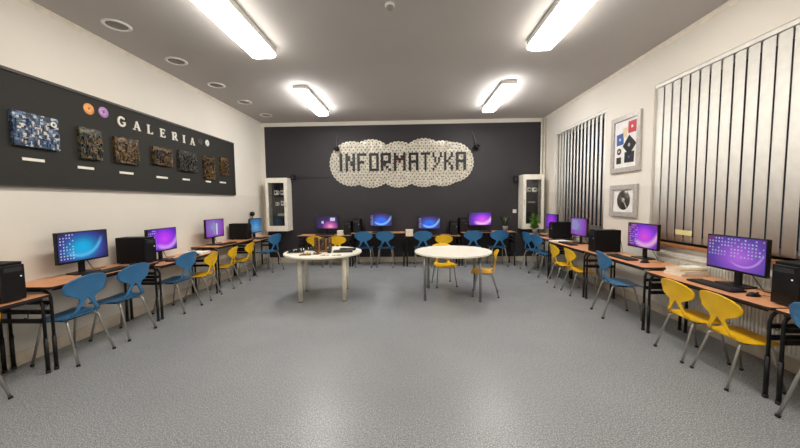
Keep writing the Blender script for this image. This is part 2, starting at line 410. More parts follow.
# ------------------------------------------------------------------ ceiling lamps
LZ = 3.36
def lamp(x, y0, y1, m, label, hw=0.145):
    t = thing('ceiling_lamp', label, 'lamp', (x, (y0+y1)/2, H), 0, 'long ceiling lamps')
    L = (y1-y0)/2
    boxobj('housing', M['fixture'], t, -hw-0.012, hw+0.012, -L, L, -0.07, 0, 0.004)
    bm = BM()
    prof = [(-hw, -0.071), (-hw-0.01, -0.09), (-hw, -0.115), (-hw+0.05, -0.13), (hw-0.05, -0.13), (hw, -0.115), (hw+0.01, -0.09), (hw, -0.071)]
    a = [bm.verts.new((u, -L, v)) for u, v in prof]; b = [bm.verts.new((u, L, v)) for u, v in prof]
    bm.faces.new(a); bm.faces.new(b)
    for k in range(len(prof)): bm.faces.new((a[k], a[(k+1) % len(prof)], b[(k+1) % len(prof)], b[k]))
    obj('diffuser', bm, m, t)
    for s in (-1, 1):
        boxobj('end_cap', M['fixture'], t, -0.09, 0.09, s*(L+0.012)-0.012, s*(L+0.012)+0.012, -0.065, -0.001, 0.003)
    return t
lamp(-1.86, 5.60, 7.05, M['lamp_far'], 'long lit ceiling lamp far left, near the dark wall', 0.115)
lamp(1.66, 5.58, 7.02, M['lamp_far'], 'long lit ceiling lamp far right, near the dark wall', 0.115)
lamp(-1.87, 2.60, 4.26, M['lamp_near'], 'long lit ceiling lamp at the upper left, cut by the top of the photo')
lamp(1.63, 2.58, 4.24, M['lamp_near'], 'long lit ceiling lamp at the upper right, cut by the top of the photo')
lamp(-1.81, -0.25, 1.39, M['lamp_near'], 'long lit ceiling lamp above the viewer on the left')
lamp(1.62, -0.25, 1.39, M['lamp_near'], 'long lit ceiling lamp above the viewer on the right')

ordn = ['nearest to the viewer', 'second from the viewer', 'third from the viewer', 'fourth from the viewer', 'nearest to the dark wall']
for k, y in enumerate((3.64, 4.56, 5.49, 6.42, 7.37)):
    t = thing('ceiling_speaker', 'round recessed ceiling speaker with white rim, %s of the five' % ordn[k], 'speaker', (-3.24, y, H), 0, 'round speakers along the left of the ceiling')
    bm = BM(); add_lathe(bm, [(0.135, 0), (0.135, -0.006), (0.125, -0.012), (0.105, -0.012), (0.100, -0.004), (0.100, 0)], 36)
    obj('rim', bm, M['white'], t)
    bm = BM(); add_lathe(bm, [(0, -0.004), (0.102, -0.004), (0.102, 0), (0, 0)], 36); obj('grille', bm, M['dark_ring'], t)

t = thing('smoke_detector', 'small white smoke detector on the grey ceiling', 'smoke detector', (-0.19, 3.42, H))
bm = BM(); add_lathe(bm, [(0, 0), (0.05, 0), (0.052, -0.012), (0.045, -0.02), (0, -0.022)], 24); obj('base', bm, M['white'], t)
bm = BM(); add_lathe(bm, [(0.036, -0.021), (0.038, -0.035), (0.028, -0.05), (0, -0.055)], 24); obj('sensor_head', bm, M['dark_ring'], t)

# ------------------------------------------------------------------ radiators below the windows
def radiator(yc, wid, label):
    t = thing('radiator', label, 'radiator', (XR-0.02, yc, 0), 0, 'radiators below the windows')
    bm = BM(); add_box(bm, -0.085, -0.035, -wid/2, wid/2, 0.16, 0.80, 0.006)
    n = int(wid/0.033)
    for k in range(n):
        y = -wid/2+0.02+k*(wid-0.04)/(n-1); add_box(bm, -0.095, -0.0845, y-0.009, y+0.009, 0.19, 0.77, 0.003)
    obj('panel', bm, M['radiator'], t)
    boxobj('top_grille', M['radiator'], t, -0.098, -0.03, -wid/2-0.004, wid/2+0.004, 0.80, 0.815, 0.003)
    for s in (-1, 1):
        boxobj('wall_bracket', M['radiator'], t, -0.035, 0.019, s*(wid/2-0.15)-0.015, s*(wid/2-0.15)+0.015, 0.2, 0.7)
    bm = BM(); add_tube(bm, [(-0.06, -wid/2, 0.20), (-0.06, -wid/2-0.06, 0.20), (-0.06, -wid/2-0.06, 0.0)], 0.010, 8); obj('supply_pipe', bm, M['radiator'], t)
radiator(3.02, 2.5, 'long ribbed white radiator under the near window')
radiator(6.55, 1.7, 'ribbed white radiator under the far window')

# ------------------------------------------------------------------ vertical blinds
def blind(a, b, z0, theta, label, group='vertical blinds', gap=0.004):
    t = thing('vertical_blind', label, 'blinds', (XR+0.03, (a+b)/2, WZ1), 0, group)
    hw = (b-a)/2
    boxobj('headrail', M['white'], t, -0.022, 0.022, -hw+0.004, hw-0.004, -0.045, -0.002, 0.003)
    n = int((b-a-0.02)/0.127)
    for k in range(n):
        y = -hw+0.07+k*(2*hw-0.14)/(n-1); th = theta+random.uniform(-0.02, 0.02)
        bm = BM(); dz = z0-WZ1; ww = 0.0635-gap/2; m_ = 10
        prev = None
        for j in range(m_+1):
            u = -ww+2*ww*j/m_; q = 0.004*(1-(u/ww)**2)
            x, yy = u*math.sin(th)-q, u*math.cos(th)
            cur = (bm.verts.new((x, yy, -0.05)), bm.verts.new((x, yy, dz)), bm.verts.new((x+0.0012, yy, -0.05)), bm.verts.new((x+0.0012, yy, dz)))
            if prev:
                bm.faces.new((prev[0], cur[0], cur[1], prev[1])).smooth = True; bm.faces.new((prev[2], prev[3], cur[3], cur[2])).smooth = True
                bm.faces.new((prev[0], prev[2], cur[2], cur[0])); bm.faces.new((prev[1], cur[1], cur[3], prev[3]))
            else: bm.faces.new((cur[0], cur[1], cur[3], cur[2]))
            prev = cur
        bm.faces.new((prev[0], prev[2], prev[3], prev[1]))
        obj('slat', bm, M['slat'], t, (0, y, 0))
    bm = BM(); add_tube(bm, [(-0.012, hw-0.03, -0.04), (-0.013, hw-0.028, (z0-WZ1)*0.8)], 0.0022, 6); obj('pull_chain', bm, M['white'], t)
    return t
random.seed(4)
blind(WIN[0][0], WIN[0][1], 1.03, math.radians(15), 'pale vertical blind with open slats at the far window')
blind(WIN[1][0], WIN[1][1], 0.975, math.radians(5), 'pale vertical blind with closed slats at the near window')
bm = BM(); add_box(bm, -0.0008, 0, -0.12, 0.12, 0, 0.06); o = obj('paper_note', bm, M['sticker'], None, (XR+0.012, 4.02, 1.065))
tag(o, 'small yellow paper strip low on the closed blind', 'paper')

# ------------------------------------------------------------------ desks
DW, DD = 1.275, 0.50
def make_desk(name, h, label, loc, rz, group):
    t = thing(name, label, 'desk', (loc[0], loc[1], 0), rz, group)
    bm = BM()
    hx, hy, r = DW/2, DD/2, 0.03; oy = 0.0
    poly = []
    for cx, cy, a0 in ((hx-r, hy-r, 0), (-hx+r, hy-r, 90), (-hx+r, -hy+r, 180), (hx-r, -hy+r, 270)):
        for k in range(5):
            a = math.radians(a0+k*22.5); poly.append((cx+r*math.cos(a), cy+r*math.sin(a)+oy))
    add_prism(bm, poly, h-0.022, h, 0)
    for f in bm.faces:
        if abs(f.normal.z) < 0.5: pass
    bm.normal_update()
    for f in bm.faces: f.material_index = 1 if abs(f.normal.z) < 0.5 else 0
    obj('tabletop', bm, [M['desk'], M['edge']], t)
    for sx in (-1, 1):
        x = sx*(DW/2-0.032)
        for sy in (-1, 1):
            y = sy*0.205
            bm = BM()
            add_tube(bm, [(x, y, 0.30), (x, y, h-0.11), (x, y-sy*0.012, h-0.075), (x, y-sy*0.04, h-0.048), (x, y-sy*0.075, h-0.037)], 0.0125, 12)
            add_tube(bm, [(x, y, 0.02), (x, y, 0.32)], 0.0155, 12)
            lg = obj('leg', bm, M['blackmetal'], t)
            bm = BM(); add_lathe(bm, [(0, 0), (0.017, 0), (0.018, 0.004), (0.018, 0.026), (0, 0.026)], 14, (x, y)); obj('leg_cap', bm, M['rubber'], lg)
        bm = BM()
        add_tube(bm, [(x, -0.132, h-0.037), (x, 0.132, h-0.037)], 0.0125, 10)
        add_box(bm, x-0.012, x+0.012, -0.19, 0.19, h-0.165, h-0.135); add_box(bm, x-0.012, x+0.012, -0.19, 0.19, h-0.255, h-0.22)
        obj('side_rail', bm, M['blackmetal'], t)
        bm = BM(); add_tube(bm, [(x-sx*0.013, -0.10, h-0.150), (x-sx*0.03, -0.10, h-0.16), (x-sx*0.032, -0.10, h-0.195), (x-sx*0.05, -0.10, h-0.20), (x-sx*0.06, -0.10, h-0.185)], 0.004, 6); obj('bag_hook', bm, M['blackmetal'], t)
    boxobj('front_rail', M['blackmetal'], t, -DW/2+0.045, DW/2-0.045, -0.225, -0.205, h-0.042, h-0.0225)
    boxobj('cross_rail', M['blackmetal'], t, -DW/2+0.045, DW/2-0.045, 0.06, 0.085, h-0.062, h-0.024)
    return t
GL, GR_, GB = 'computer desks along the left wall', 'computer desks along the window wall', 'computer desks along the dark wall'
RL, RR, RB = PI/2, -PI/2, 0.0
XDL, XDR, YDB = -3.48, 2.87, 7.74
deskL = [(2.12, 0.715, 'orange topped black legged desk at the left edge of the photo'),
         (3.40, 0.775, 'orange topped desk holding the blue green screen on the left'),
         (4.68, 0.715, 'orange topped desk under the purple screen in the middle of the left row'),
         (5.97, 0.780, 'orange topped desk behind which the pale lilac screen stands, left row'),
         (7.25, 0.720, 'orange topped desk in the far left corner below the glass cabinet')]
for y, h, lb in deskL: make_desk('computer_desk', h, lb, (XDL, y), RL, GL)
deskR = [(1.75, 0.700, 'orange topped desk at the right edge, nearest to the viewer'),
         (3.05, 0.700, 'orange topped desk carrying the near right screen and books'),
         (4.34, 0.735, 'orange topped desk with one blue chair on the window side'),
         (5.63, 0.730, 'orange topped desk with two yellow chairs below the far window'),
         (6.92, 0.760, 'orange topped desk in the far right corner beside the green plant')]
for y, h, lb in deskR: make_desk('computer_desk', h, lb, (XDR, y), RR, GR_)
deskB = [(-2.04, 0.735, 'orange topped desk with two yellow chairs at the dark wall'),
         (-0.77, 0.785, 'orange topped desk with a pair of blue chairs left of centre, dark wall'),
         (0.52, 0.710, 'orange topped lower desk right of centre at the dark wall'),
         (1.80, 0.785, 'orange topped desk at the dark wall carrying the potted plant')]
for x, h, lb in deskB: make_desk('computer_desk', h, lb, (x, YDB), RB, GB)

# ------------------------------------------------------------------ chairs
def interp(tab, s):
    for (a, va), (b, vb) in zip(tab, tab[1:]):
        if s <= b:
            t = (s-a)/(b-a); t = max(0, min(1, t)); t = t*t*(3-2*t) if False else t
            return tuple(p+(q-p)*t for p, q in zip(va, vb)) if isinstance(va, tuple) else va+(vb-va)*t
    return tab[-1][1]
# s: 0 seat front .. 1 backrest top;   (y, z, half width, hole half width, cup)
PROF = [(0.00, (0.215, 0.405, 0.120, 0.0, 0.000)), (0.03, (0.210, 0.418, 0.165, 0.0, 0.004)), (0.09, (0.170, 0.432, 0.190, 0.0, 0.010)),
        (0.20, (0.090, 0.430, 0.202, 0.0, 0.016)), (0.32, (0.000, 0.426, 0.200, 0.0, 0.018)), (0.42, (-0.085, 0.430, 0.186, 0.0, 0.016)),
        (0.455, (-0.120, 0.436, 0.172, 0.0, 0.012)), (0.48, (-0.145, 0.444, 0.160, 0.098, 0.010)), (0.51, (-0.165, 0.462, 0.144, 0.100, 0.006)),
        (0.55, (-0.178, 0.500, 0.116, 0.078, 0.0)), (0.60, (-0.185, 0.550, 0.086, 0.046, 0.0)), (0.64, (-0.190, 0.592, 0.074, 0.018, 0.004)),
        (0.66, (-0.193, 0.612, 0.082, 0.0, 0.006)), (0.69, (-0.198, 0.634, 0.116, 0.0, 0.014)), (0.73, (-0.205, 0.660, 0.172, 0.0, 0.026)),
        (0.79, (-0.213, 0.696, 0.203, 0.0, 0.038)), (0.85, (-0.222, 0.738, 0.214, 0.0, 0.042)), (0.91, (-0.231, 0.779, 0.200, 0.0, 0.036)),
        (0.96, (-0.238, 0.812, 0.160, 0.0, 0.024)), (0.985, (-0.243, 0.829, 0.106, 0.0, 0.010)), (1.00, (-0.245, 0.837, 0.050, 0.0, 0.002))]
def shell(rows):
    bm = BM(); N = 7; grid = {}
    for i, s in enumerate(rows):
        y, z, hw, g, cup = interp(PROF, s)
        for side in (-1, 1):
            for j in range(N+1):
                x = g+(hw-g)*j/N
                if j == 0 and g == 0 and side == 1: grid[i, side, j] = grid[i, -1, 0]; continue
                q = (x/0.21)**2
                yy, zz = (y+cup*q, z) if s > 0.6 else (y, z+cup*q) if s < 0.5 else (y+cup*q*0.5, z+cup*q*0.5)
                grid[i, side, j] = bm.verts.new((side*x, yy, zz))
    for i in range(len(rows)-1):
        for side in (-1, 1):
            for j in range(N):
                q = [grid[i, side, j], grid[i, side, j+1], grid[i+1, side, j+1], grid[i+1, side, j]]
                if side < 0: q.reverse()
                u = []
                for v in q:
                    if v not in u: u.append(v)
                if len(u) > 2: bm.faces.new(u).smooth = True
    bmesh.ops.recalc_face_normals(bm, faces=bm.faces)
    bmesh.ops.solidify(bm, geom=list(bm.faces), thickness=0.011)
    return bm
ss = [p[0] for p in PROF]
def dens(a):
    out = []
    for p, q in zip(a, a[1:]): out += [p, (p+q)/2]
    return out+[a[-1]]
def make_chair(col):
    name = 'school_chair'
    t = thing(name, 'x', 'chair'); k = (0.95, 0.90, 0.875) if col == 'yellow' else (1, 1, 1)
    obj('seat', shell(dens([s for s in ss if s <= 0.52])), M[col], t, smooth=True)
    obj('backrest', shell(dens([s for s in ss if s >= 0.50])), M[col], t, smooth=True)
    for sx in (-1, 1):
        for tip, top, mid in (((sx*0.185, -0.255, 0), (sx*0.150, -0.140, 0.395), (sx*0.11, -0.07, 0.411)), ((sx*0.190, 0.190, 0), (sx*0.155, 0.105, 0.395), (sx*0.11, 0.05, 0.409))):
            tp, pt = Vector(top), Vector(tip)
            bm = BM(); b0 = tp+(pt-tp)*0.06
            add_tube(bm, [mid, tp+(Vector(mid)-tp)*0.35+Vector((0, 0, 0.008)), tp, b0, pt+(tp-pt)*0.03], 0.0115, 10)
            lg = obj('leg', bm, M['chrome'], t)
            bm = BM(); q = pt+(tp-pt)*0.05
            add_tube(bm, [pt+Vector((0, 0, 0.002)), q], 0.0155, 10); obj('foot_cap', bm, M['rubber'], lg)
    bm = BM(); add_box(bm, -0.12, 0.12, -0.075, 0.055, 0.399, 0.413, 0.003); obj('seat_mount', bm, M['blackmetal'], t)
    for o in t.children_recursive:
        for v in o.data.vertices: v.co = Vector((v.co.x*k[0], v.co.y*k[1], v.co.z*k[2]))
    return t
proto = {'blue': make_chair('blue'), 'yellow': make_chair('yellow')}
used = set()
def chair(col, x, y, rz, label, group):
    if col in used: o = copy_tree(proto[col])
    else: o = proto[col]; used.add(col)
    o.location = (x, y, 0); o.rotation_euler = (0, 0, rz); o['label'] = label; o['group'] = group
    return o
g1, g2, g3, g4 = 'chairs along the left wall', 'chairs along the window wall', 'chairs along the dark wall', 'chairs at the round table'
D = math.radians
XCL, XCR, YCB = -3.37, 2.73, 7.65
chair('yellow', XCL, 2.17, RL, 'yellow plastic chair cut off by the left edge of the photo', g1)
chair('blue', XCL, 3.025, RL, 'blue plastic chair in front of the blue green screen, nearest on the left', g1)
chair('blue', XCL, 3.58, RL, 'blue plastic chair between the blue green screen and the dark tower, left row', g1)
chair('blue', XCL, 4.46, RL, 'blue plastic chair in front of the purple screen, left row', g1)
chair('yellow', XCL+0.01, 5.02, RL+D(6), 'yellow plastic chair right beside the blue chairs of the left row', g1)
chair('yellow', XCL-0.03, 5.72, RL+D(8), 'yellow plastic chair in the middle of the three on the left row', g1)
chair('yellow', XCL-0.03, 6.35, RL+D(3), 'yellow plastic chair farthest along the left row', g1)
chair('blue', -3.20, 7.13, RL-D(16), 'blue plastic chair in the left corner below the glass cabinet', g1)
chair('yellow', XCR-0.02, 3.125, RR-D(3), 'yellow plastic chair by the stack of books on the right', g2)
chair('yellow', XCR-0.03, 2.68, RR-D(5), 'nearest yellow plastic chair on the right, in front of the big screen', g2)
chair('blue', XCR-0.03, 4.24, RR-D(9), 'single blue plastic chair on the window side', g2)
chair('yellow', XCR, 5.25, RR-D(3), 'nearer of the two yellow chairs below the far window', g2)
chair('yellow', XCR-0.03, 5.74, RR-D(3), 'farther of the two yellow chairs below the far window', g2)
chair('blue', 2.72, 6.58, RR+D(8), 'nearer of the two blue chairs in the right corner', g2)
chair('blue', 2.70, 7.06, RR+D(10), 'farther of the two blue chairs in the right corner', g2)
chair('blue', XCR+0.03, 2.03, RR, 'blue chair at the right edge of the photo of which a leg shows', g2)
for x, c, lb in ((-2.24, 'yellow', 'left yellow chair behind the round table covered with old parts'), (-1.71, 'yellow', 'right yellow chair behind the round table covered with old parts'),
                 (-1.09, 'blue', 'leftmost blue chair at the dark wall'), (-0.59, 'blue', 'blue chair in front of the blue screen at the dark wall'),
                 (0.275, 'blue', 'blue chair at the dark wall in front of the low blue violet screen'), (0.775, 'yellow', 'yellow chair at the dark wall showing just above the empty round table'), (1.445, 'blue', 'blue chair at the dark wall in front of the pink screen'),
                 (2.03, 'blue', 'rightmost blue chair at the dark wall, below the small pot')):
    chair(c, x, YCB, random.uniform(-0.05, 0.05), lb, g3)
chair('yellow', 0.60, 5.79, D(190), 'yellow chair behind the empty round table, facing the viewer', g4)
chair('yellow', 1.17, 5.21, D(78), 'yellow chair at the right side of the empty round table', g4)

# ------------------------------------------------------------------ round tables
def round_table(x, y, r, lr, leg_m, label, legs):
    t = thing('round_table', label, 'table', (x, y, 0), 0, 'round white tables')
    bm = BM(); add_lathe(bm, [(0, 0.692), (r-0.004, 0.692), (r, 0.696), (r, 0.716), (r-0.004, 0.72), (0, 0.72)], 72)
    o = obj('tabletop', bm, M['tablewhite'], t)
    for p in o.data.polygons: p.use_smooth = False
    for lx, ly in legs:
        bm = BM(); add_tube(bm, [(lx-x, ly-y, 0.014), (lx-x, ly-y, 0.692)], lr, 16)
        add_lathe(bm, [(0, 0.68), (lr*1.9, 0.68), (lr*1.9, 0.6915), (0, 0.6915)], 16, (lx-x, ly-y)); lg = obj('leg', bm, leg_m, t)
        bm = BM(); add_lathe(bm, [(0, 0), (lr*1.0, 0), (lr*1.02, 0.014), (0, 0.014)], 16, (lx-x, ly-y)); obj('leg_cap', bm, M['pot'], lg)
round_table(-1.415, 5.17, 0.615, 0.033, M['tableleg'], 'white round table covered with old computer parts', [(-1.68, 4.79), (-1.02, 4.86), (-1.79, 5.43), (-1.12, 5.56)])
round_table(0.67, 5.18, 0.61, 0.021, M['greyleg'], 'empty white round table with grey legs', [(0.21, 4.86), (1.03, 4.79), (0.30, 5.58), (1.09, 5.54)])

# ------------------------------------------------------------------ computers
def make_monitor(scr, icons=None, extra=None, W=0.545, Hm=0.325, base=0.13):
    t = thing('monitor', 'x', 'monitor')
    boxobj('casing', M['blackplastic'], t, -W/2, W/2, 0.0, 0.035, base, base+Hm, 0.004)
    sw, sh = W-0.022, Hm-0.03
    zc = base+Hm/2+0.005
    bm = BM(); add_box(bm, -sw/2, sw/2, -0.0025, 0.0, -sh/2, sh/2)
    s = obj('screen', bm, M[scr], t, (0, 0, zc))
    for e in (extra or []):
        x0, x1, z0, z1, mm = e
        bm = BM(); add_box(bm, x0, x1, -0.0036, -0.0027, z0, z1); obj('open_window', bm, M[mm], s)
    bm = BM(); add_box(bm, -0.03, 0.03, 0.036, 0.06, 0.012, base+0.12, 0.004); obj('stand_neck', bm, M['blackplastic'], t)
    bm = BM()
    poly = [(-0.12, -0.05), (0.12, -0.05), (0.135, -0.03), (0.10, 0.12), (-0.10, 0.12), (-0.135, -0.03)]
    add_prism(bm, poly, 0.0, 0.012); obj('stand_base', bm, M['blackplastic'], t)
    bm = BM(); add_tube(bm, [(0.05, 0.036, base+0.10), (0.07, 0.07, base+0.02), (0.16, 0.09, 0.02), (0.21, 0.06, 0.006), (0.30, 0.07, 0.006)], 0.004, 6); obj('cable', bm, M['rubber'], t)
    return t
def place(o, x, y, z, rz, label, group):
    o.location = (x, y, z); o.rotation_euler = (0, 0, rz); o['label'] = label; o['group'] = group; return o
random.seed(8)
mg = 'monitors on the computer desks'
E = 0.0012
XML, XMR, YMB = -3.52, 2.98, 7.84
place(make_monitor('scr_teal', (5, 10, 0.72, 0.02)), XML, 3.365, 0.775+E, RL, 'monitor with blue green swirl and many icons, nearest on the left', mg)
place(make_monitor('scr_purple', (4, 9, 0.8, 0.02)), XML+0.01, 4.46, 0.715+E, RL, 'monitor with purple wallpaper and icons on the left wall row', mg)
place(make_monitor('scr_grey', None, [(-0.06, -0.01, -0.11, 0.10, 'window_lilac'), (0.02, 0.06, -0.12, 0.08, 'window_white')]), XML+0.02, 5.69, 0.780+E, RL, 'monitor with pale lilac picture on the left wall row', mg)
place(make_monitor('scr_sky', None), XML+0.04, 7.17, 0.720+E, RL, 'monitor with plain sky blue screen in the far left corner', mg)
place(make_monitor('scr_near', (15, 6, 0.8, 0.02)), XMR-0.03, 3.03, 0.700+E, RR, 'big near monitor on the right covered with rows of icons', mg)
place(make_monitor('scr_pink', (6, 9, 0.75, 0.02)), XMR+0.02, 4.29, 0.735+E, RR, 'monitor with violet pink wallpaper before the near window blind', mg)
place(make_monitor('scr_grey', None, [(-0.22, -0.04, -0.06, 0.12, 'window_lilac')]), XMR+0.02, 5.88, 0.730+E, RR, 'monitor with grey lilac window open, below the far window', mg)
place(make_monitor('scr_violet', None), XMR+0.02, 7.00, 0.760+E, RR, 'monitor with deep violet screen beside the green plant', mg)
place(make_monitor('scr_dark', (2, 8, 0.6, 0.02), [(0.08, 0.20, 0.03, 0.11, 'window_white'), (-0.13, -0.08, -0.03, 0.03, 'window_white')]), -2.04, YMB, 0.735+E, 0, 'monitor with dark picture behind the round table of old parts', mg)
place(make_monitor('scr_blue', (1, 8, 0.8, 0.02)), -0.715, YMB, 0.785+E, 0, 'monitor with bright blue wallpaper left of centre at the dark wall', mg)
place(make_monitor('scr_blue', (2, 8, 0.8, 0.02)), 0.455, YMB, 0.710+E, 0, 'monitor with blue violet wallpaper right of centre at the dark wall', mg)
place(make_monitor('scr_pink2', None), 1.67, YMB, 0.785+E, 0, 'monitor with pink glow at the right of the dark wall', mg)

def make_tower(w=0.165, d=0.38, h=0.325):
    t = thing('computer_tower', 'x', 'computer')
    boxobj('case', M['darkplastic'], t, -w/2, w/2, -d/2+0.02, d/2, 0.008, h, 0.004)
    bm = BM(); add_box(bm, -w/2, w/2, -d/2, -d/2+0.0195, 0.008, h-0.022, 0.006)
    f = obj('front_panel', bm, M['blackplastic'], t)
    bm = BM(); add_box(bm, -w/2+0.02, w/2-0.02, -d/2-0.002, -d/2, h-0.075, h-0.04)
    obj('disc_drive', bm, M['keys'], f)
    bm = BM(); add_lathe(bm, [(0, -d/2-0.003), (0.006, -d/2-0.003), (0.006, -d/2), (0, -d/2)], 12, (w/2-0.03, h-0.12), 'Y'); obj('power_button', bm, M['green_led'], f)
    for sx in (-1, 1):
        for sy in (-1, 1):
            boxobj('foot', M['rubber'], t, sx*(w/2-0.02)-0.01, sx*(w/2-0.02)+0.01, sy*(d/2-0.05)-0.01, sy*(d/2-0.05)+0.01, 0, 0.008)
    bm = BM(); add_tube(bm, [(0.02, d/2, 0.20), (0.03, d/2+0.025, 0.19), (0.05, d/2+0.03, 0.10), (0.09, d/2+0.02, 0.02)], 0.004, 6); obj('cable', bm, M['rubber'], t)
    return t
tw = 'computer towers on the desks'; tp = make_tower(); first = [True]
def tower(x, y, z, rz, label):
    o = tp if first[0] else copy_tree(tp); first[0] = False
    return place(o, x, y, z+E, rz, label, tw)
tower(-3.46, 2.53, 0.715, RL, 'black computer tower at the left edge of the photo')
tower(-3.44, 3.93, 0.775, RL, 'broad black computer tower left of the purple screen')
tower(-3.47, 6.49, 0.780, RL, 'black computer tower left of the sky blue screen')
tower(2.94, 2.45, 0.700, RR, 'black computer tower at the right edge beside the big near screen')
tower(2.86, 4.86, 0.735, RR, 'large black computer tower beside the single blue chair')
tower(2.90, 6.36, 0.760, RR, 'black computer tower between the two screens below the far window')
tower(-1.50, 7.80, 0.735, 0, 'left black tower of the pair at the dark wall, on the lower desk')
tower(-1.28, 7.80, 0.785, 0, 'right black tower of the pair at the dark wall, beside the blue screen')
tower(1.02, 7.80, 0.710, 0, 'left black tower of the pair near the pink screen')
tower(1.24, 7.80, 0.785, 0, 'right black tower of the pair, next to the pink screen')

def make_keyboard():
    t = thing('keyboard', 'x', 'keyboard')
    bm = BM(); add_box(bm, -0.22, 0.22, -0.07, 0.07, 0, 0.016, 0.004); obj('keyboard_body', bm, M['blackplastic'], t)
    bm = BM()
    for r in range(6):
        for c in range(20):
            x = -0.205+c*0.0205; y = -0.056+r*0.0205
            if (r, c) in ((0, 4), (0, 5), (0, 6), (0, 7), (0, 8)) : continue
            add_box(bm, x, x+0.017, y, y+0.017, 0.016, 0.0215)
    add_box(bm, -0.123, -0.023, -0.056, -0.039, 0.016, 0.0215)
    obj('key_block', bm, M['keys'], t)
    return t
kp = make_keyboard(); kf = [True]
def keyboard(x, y, z, rz, label):
    o = kp if kf[0] else copy_tree(kp); kf[0] = False
    return place(o, x, y, z+E, rz, label, 'keyboards on the desks')
keyboard(-3.335, 3.42, 0.775, RL, 'black keyboard before the blue green screen')
keyboard(-3.325, 4.55, 0.715, RL, 'black keyboard before the purple screen on the left')
keyboard(-3.33, 5.75, 0.780, RL, 'black keyboard before the pale lilac screen')
keyboard(-3.33, 7.20, 0.720, RL, 'black keyboard before the sky blue screen')
keyboard(2.78, 3.02, 0.700, RR, 'black keyboard before the big near screen on the right')
keyboard(2.78, 4.33, 0.735, RR, 'black keyboard before the violet pink screen')
keyboard(2.78, 5.80, 0.730, RR, 'black keyboard before the grey lilac screen')
keyboard(2.77, 6.96, 0.760, RR, 'black keyboard before the deep violet screen')
keyboard(-2.04, 7.64, 0.735, 0, 'black keyboard before the dark picture screen')
keyboard(-0.70, 7.64, 0.785, 0, 'black keyboard before the bright blue screen')
keyboard(0.48, 7.64, 0.710, 0, 'black keyboard before the blue violet screen')
keyboard(1.67, 7.64, 0.785, 0, 'black keyboard before the pink glowing screen')

def make_mouse():
    t = thing('computer_mouse', 'x', 'mouse')
    bm = BM(); bmesh.ops.create_uvsphere(bm, u_segments=16, v_segments=10, radius=1)
    for v in bm.verts:
        v.co = Vector((v.co.x*0.031, v.co.y*0.055, max(v.co.z, 0)*0.034*(1-0.2*v.co.y)))
    obj('mouse_body', bm, M['blackplastic'], t, smooth=True)
    bm = BM(); add_lathe(bm, [(0, -0.004), (0.009, -0.004), (0.009, 0.004), (0, 0.004)], 12, (0.030, 0.027), 'X')
    obj('scroll_wheel', bm, M['keys'], t)
    bm = BM(); add_tube(bm, [(0, 0.052, 0.010), (0.01, 0.09, 0.005), (0.05, 0.14, 0.004), (0.03, 0.20, 0.004)], 0.002, 6); obj('cable', bm, M['rubber'], t)
    return t
mp_ = make_mouse(); mf = [True]
def mouse(x, y, z, rz, label):
    o = mp_ if mf[0] else copy_tree(mp_); mf[0] = False
    return place(o, x, y, z+E, rz, label, 'mice on the desks')
mouse(2.80, 2.70, 0.700, RR, 'black mouse beside the tower at the right edge')
mouse(2.84, 3.99, 0.735, RR, 'black mouse right of the violet pink screen')
mouse(-3.32, 3.74, 0.775, RL, 'black mouse right of the blue green screen')
mouse(-3.32, 4.86, 0.715, RL, 'black mouse right of the purple screen on the left')

# ------------------------------------------------------------------ books, papers, boxes
def book(x, y, z, w, d, h, rz, label, group, cover='paper'):
    t = thing('book', label, 'book', (x, y, z), rz, group)
    bm = BM(); add_box(bm, -w/2+0.004, w/2, -d/2+0.004, d/2-0.004, 0.002, h-0.002); obj('pages', bm, M['paperwhite'], t)
    bm = BM(); add_box(bm, -w/2, w/2, -d/2, d/2, 0, 0.002); add_box(bm, -w/2, w/2, -d/2, d/2, h-0.002, h); add_box(bm, -w/2, -w/2+0.003, -d/2, d/2, 0.0021, h-0.0021)
    obj('cover', bm, M[cover], t)
bz = 0.700+E
book(2.92, 3.50, bz, 0.22, 0.30, 0.028, D(95), 'pale thick book at the bottom of the stack by the near screen', 'books by the near screen')
book(2.93, 3.50, bz+0.029, 0.21, 0.29, 0.024, D(99), 'pale book in the middle of the stack by the near screen', 'books by the near screen', 'paperwhite')
book(2.92, 3.505, bz+0.054, 0.20, 0.28, 0.018, D(92), 'pale book on top of the stack by the near screen', 'books by the near screen', 'beige')
book(3.00, 3.52, bz+0.073, 0.14, 0.18, 0.002+0.004, D(88), 'thin booklet lying on top of the book stack', 'books by the near screen', 'paperwhite')
def stack(x, y, z, w, d, h, rz, label):
    bm = BM(); n = 6
    for k in range(n): 
        j = random.uniform(-0.003, 0.003); add_box(bm, -w/2+j, w/2+j, -d/2-j, d/2-j, h*k/n, h*(k+1)/n-0.0004)
    o = obj('paper_stack', bm, M['paperwhite'], None, (x, y, z+E)); o.rotation_euler = (0, 0, rz)
    tag(o, label, 'paper')
stack(-3.41, 5.03, 0.715, 0.21, 0.297, 0.035, D(85), 'stack of white paper on the left row behind the third blue chair')
stack(2.80, 6.145, 0.730, 0.21, 0.297, 0.02, D(-80), 'white paper sheets below the far window on the right row')
def carton(x, y, z, w, d, h, label):
    t = thing('white_box', label, 'box', (x, y, z+E), 0, 'small white boxes at the dark wall')
    boxobj('box_body', M['paper'], t, -w/2, w/2, -d/2, d/2, 0, h-0.02, 0.002)
    boxobj('lid', M['paperwhite'], t, -w/2-0.002, w/2+0.002, -d/2-0.002, d/2+0.002, h-0.0195, h, 0.002)
carton(-1.66, 7.58, 0.735, 0.12, 0.14, 0.12, 'small white box beside the dark picture screen')
carton(-0.03, 7.60, 0.710, 0.17, 0.16, 0.15, 'small white box between the two blue screens')

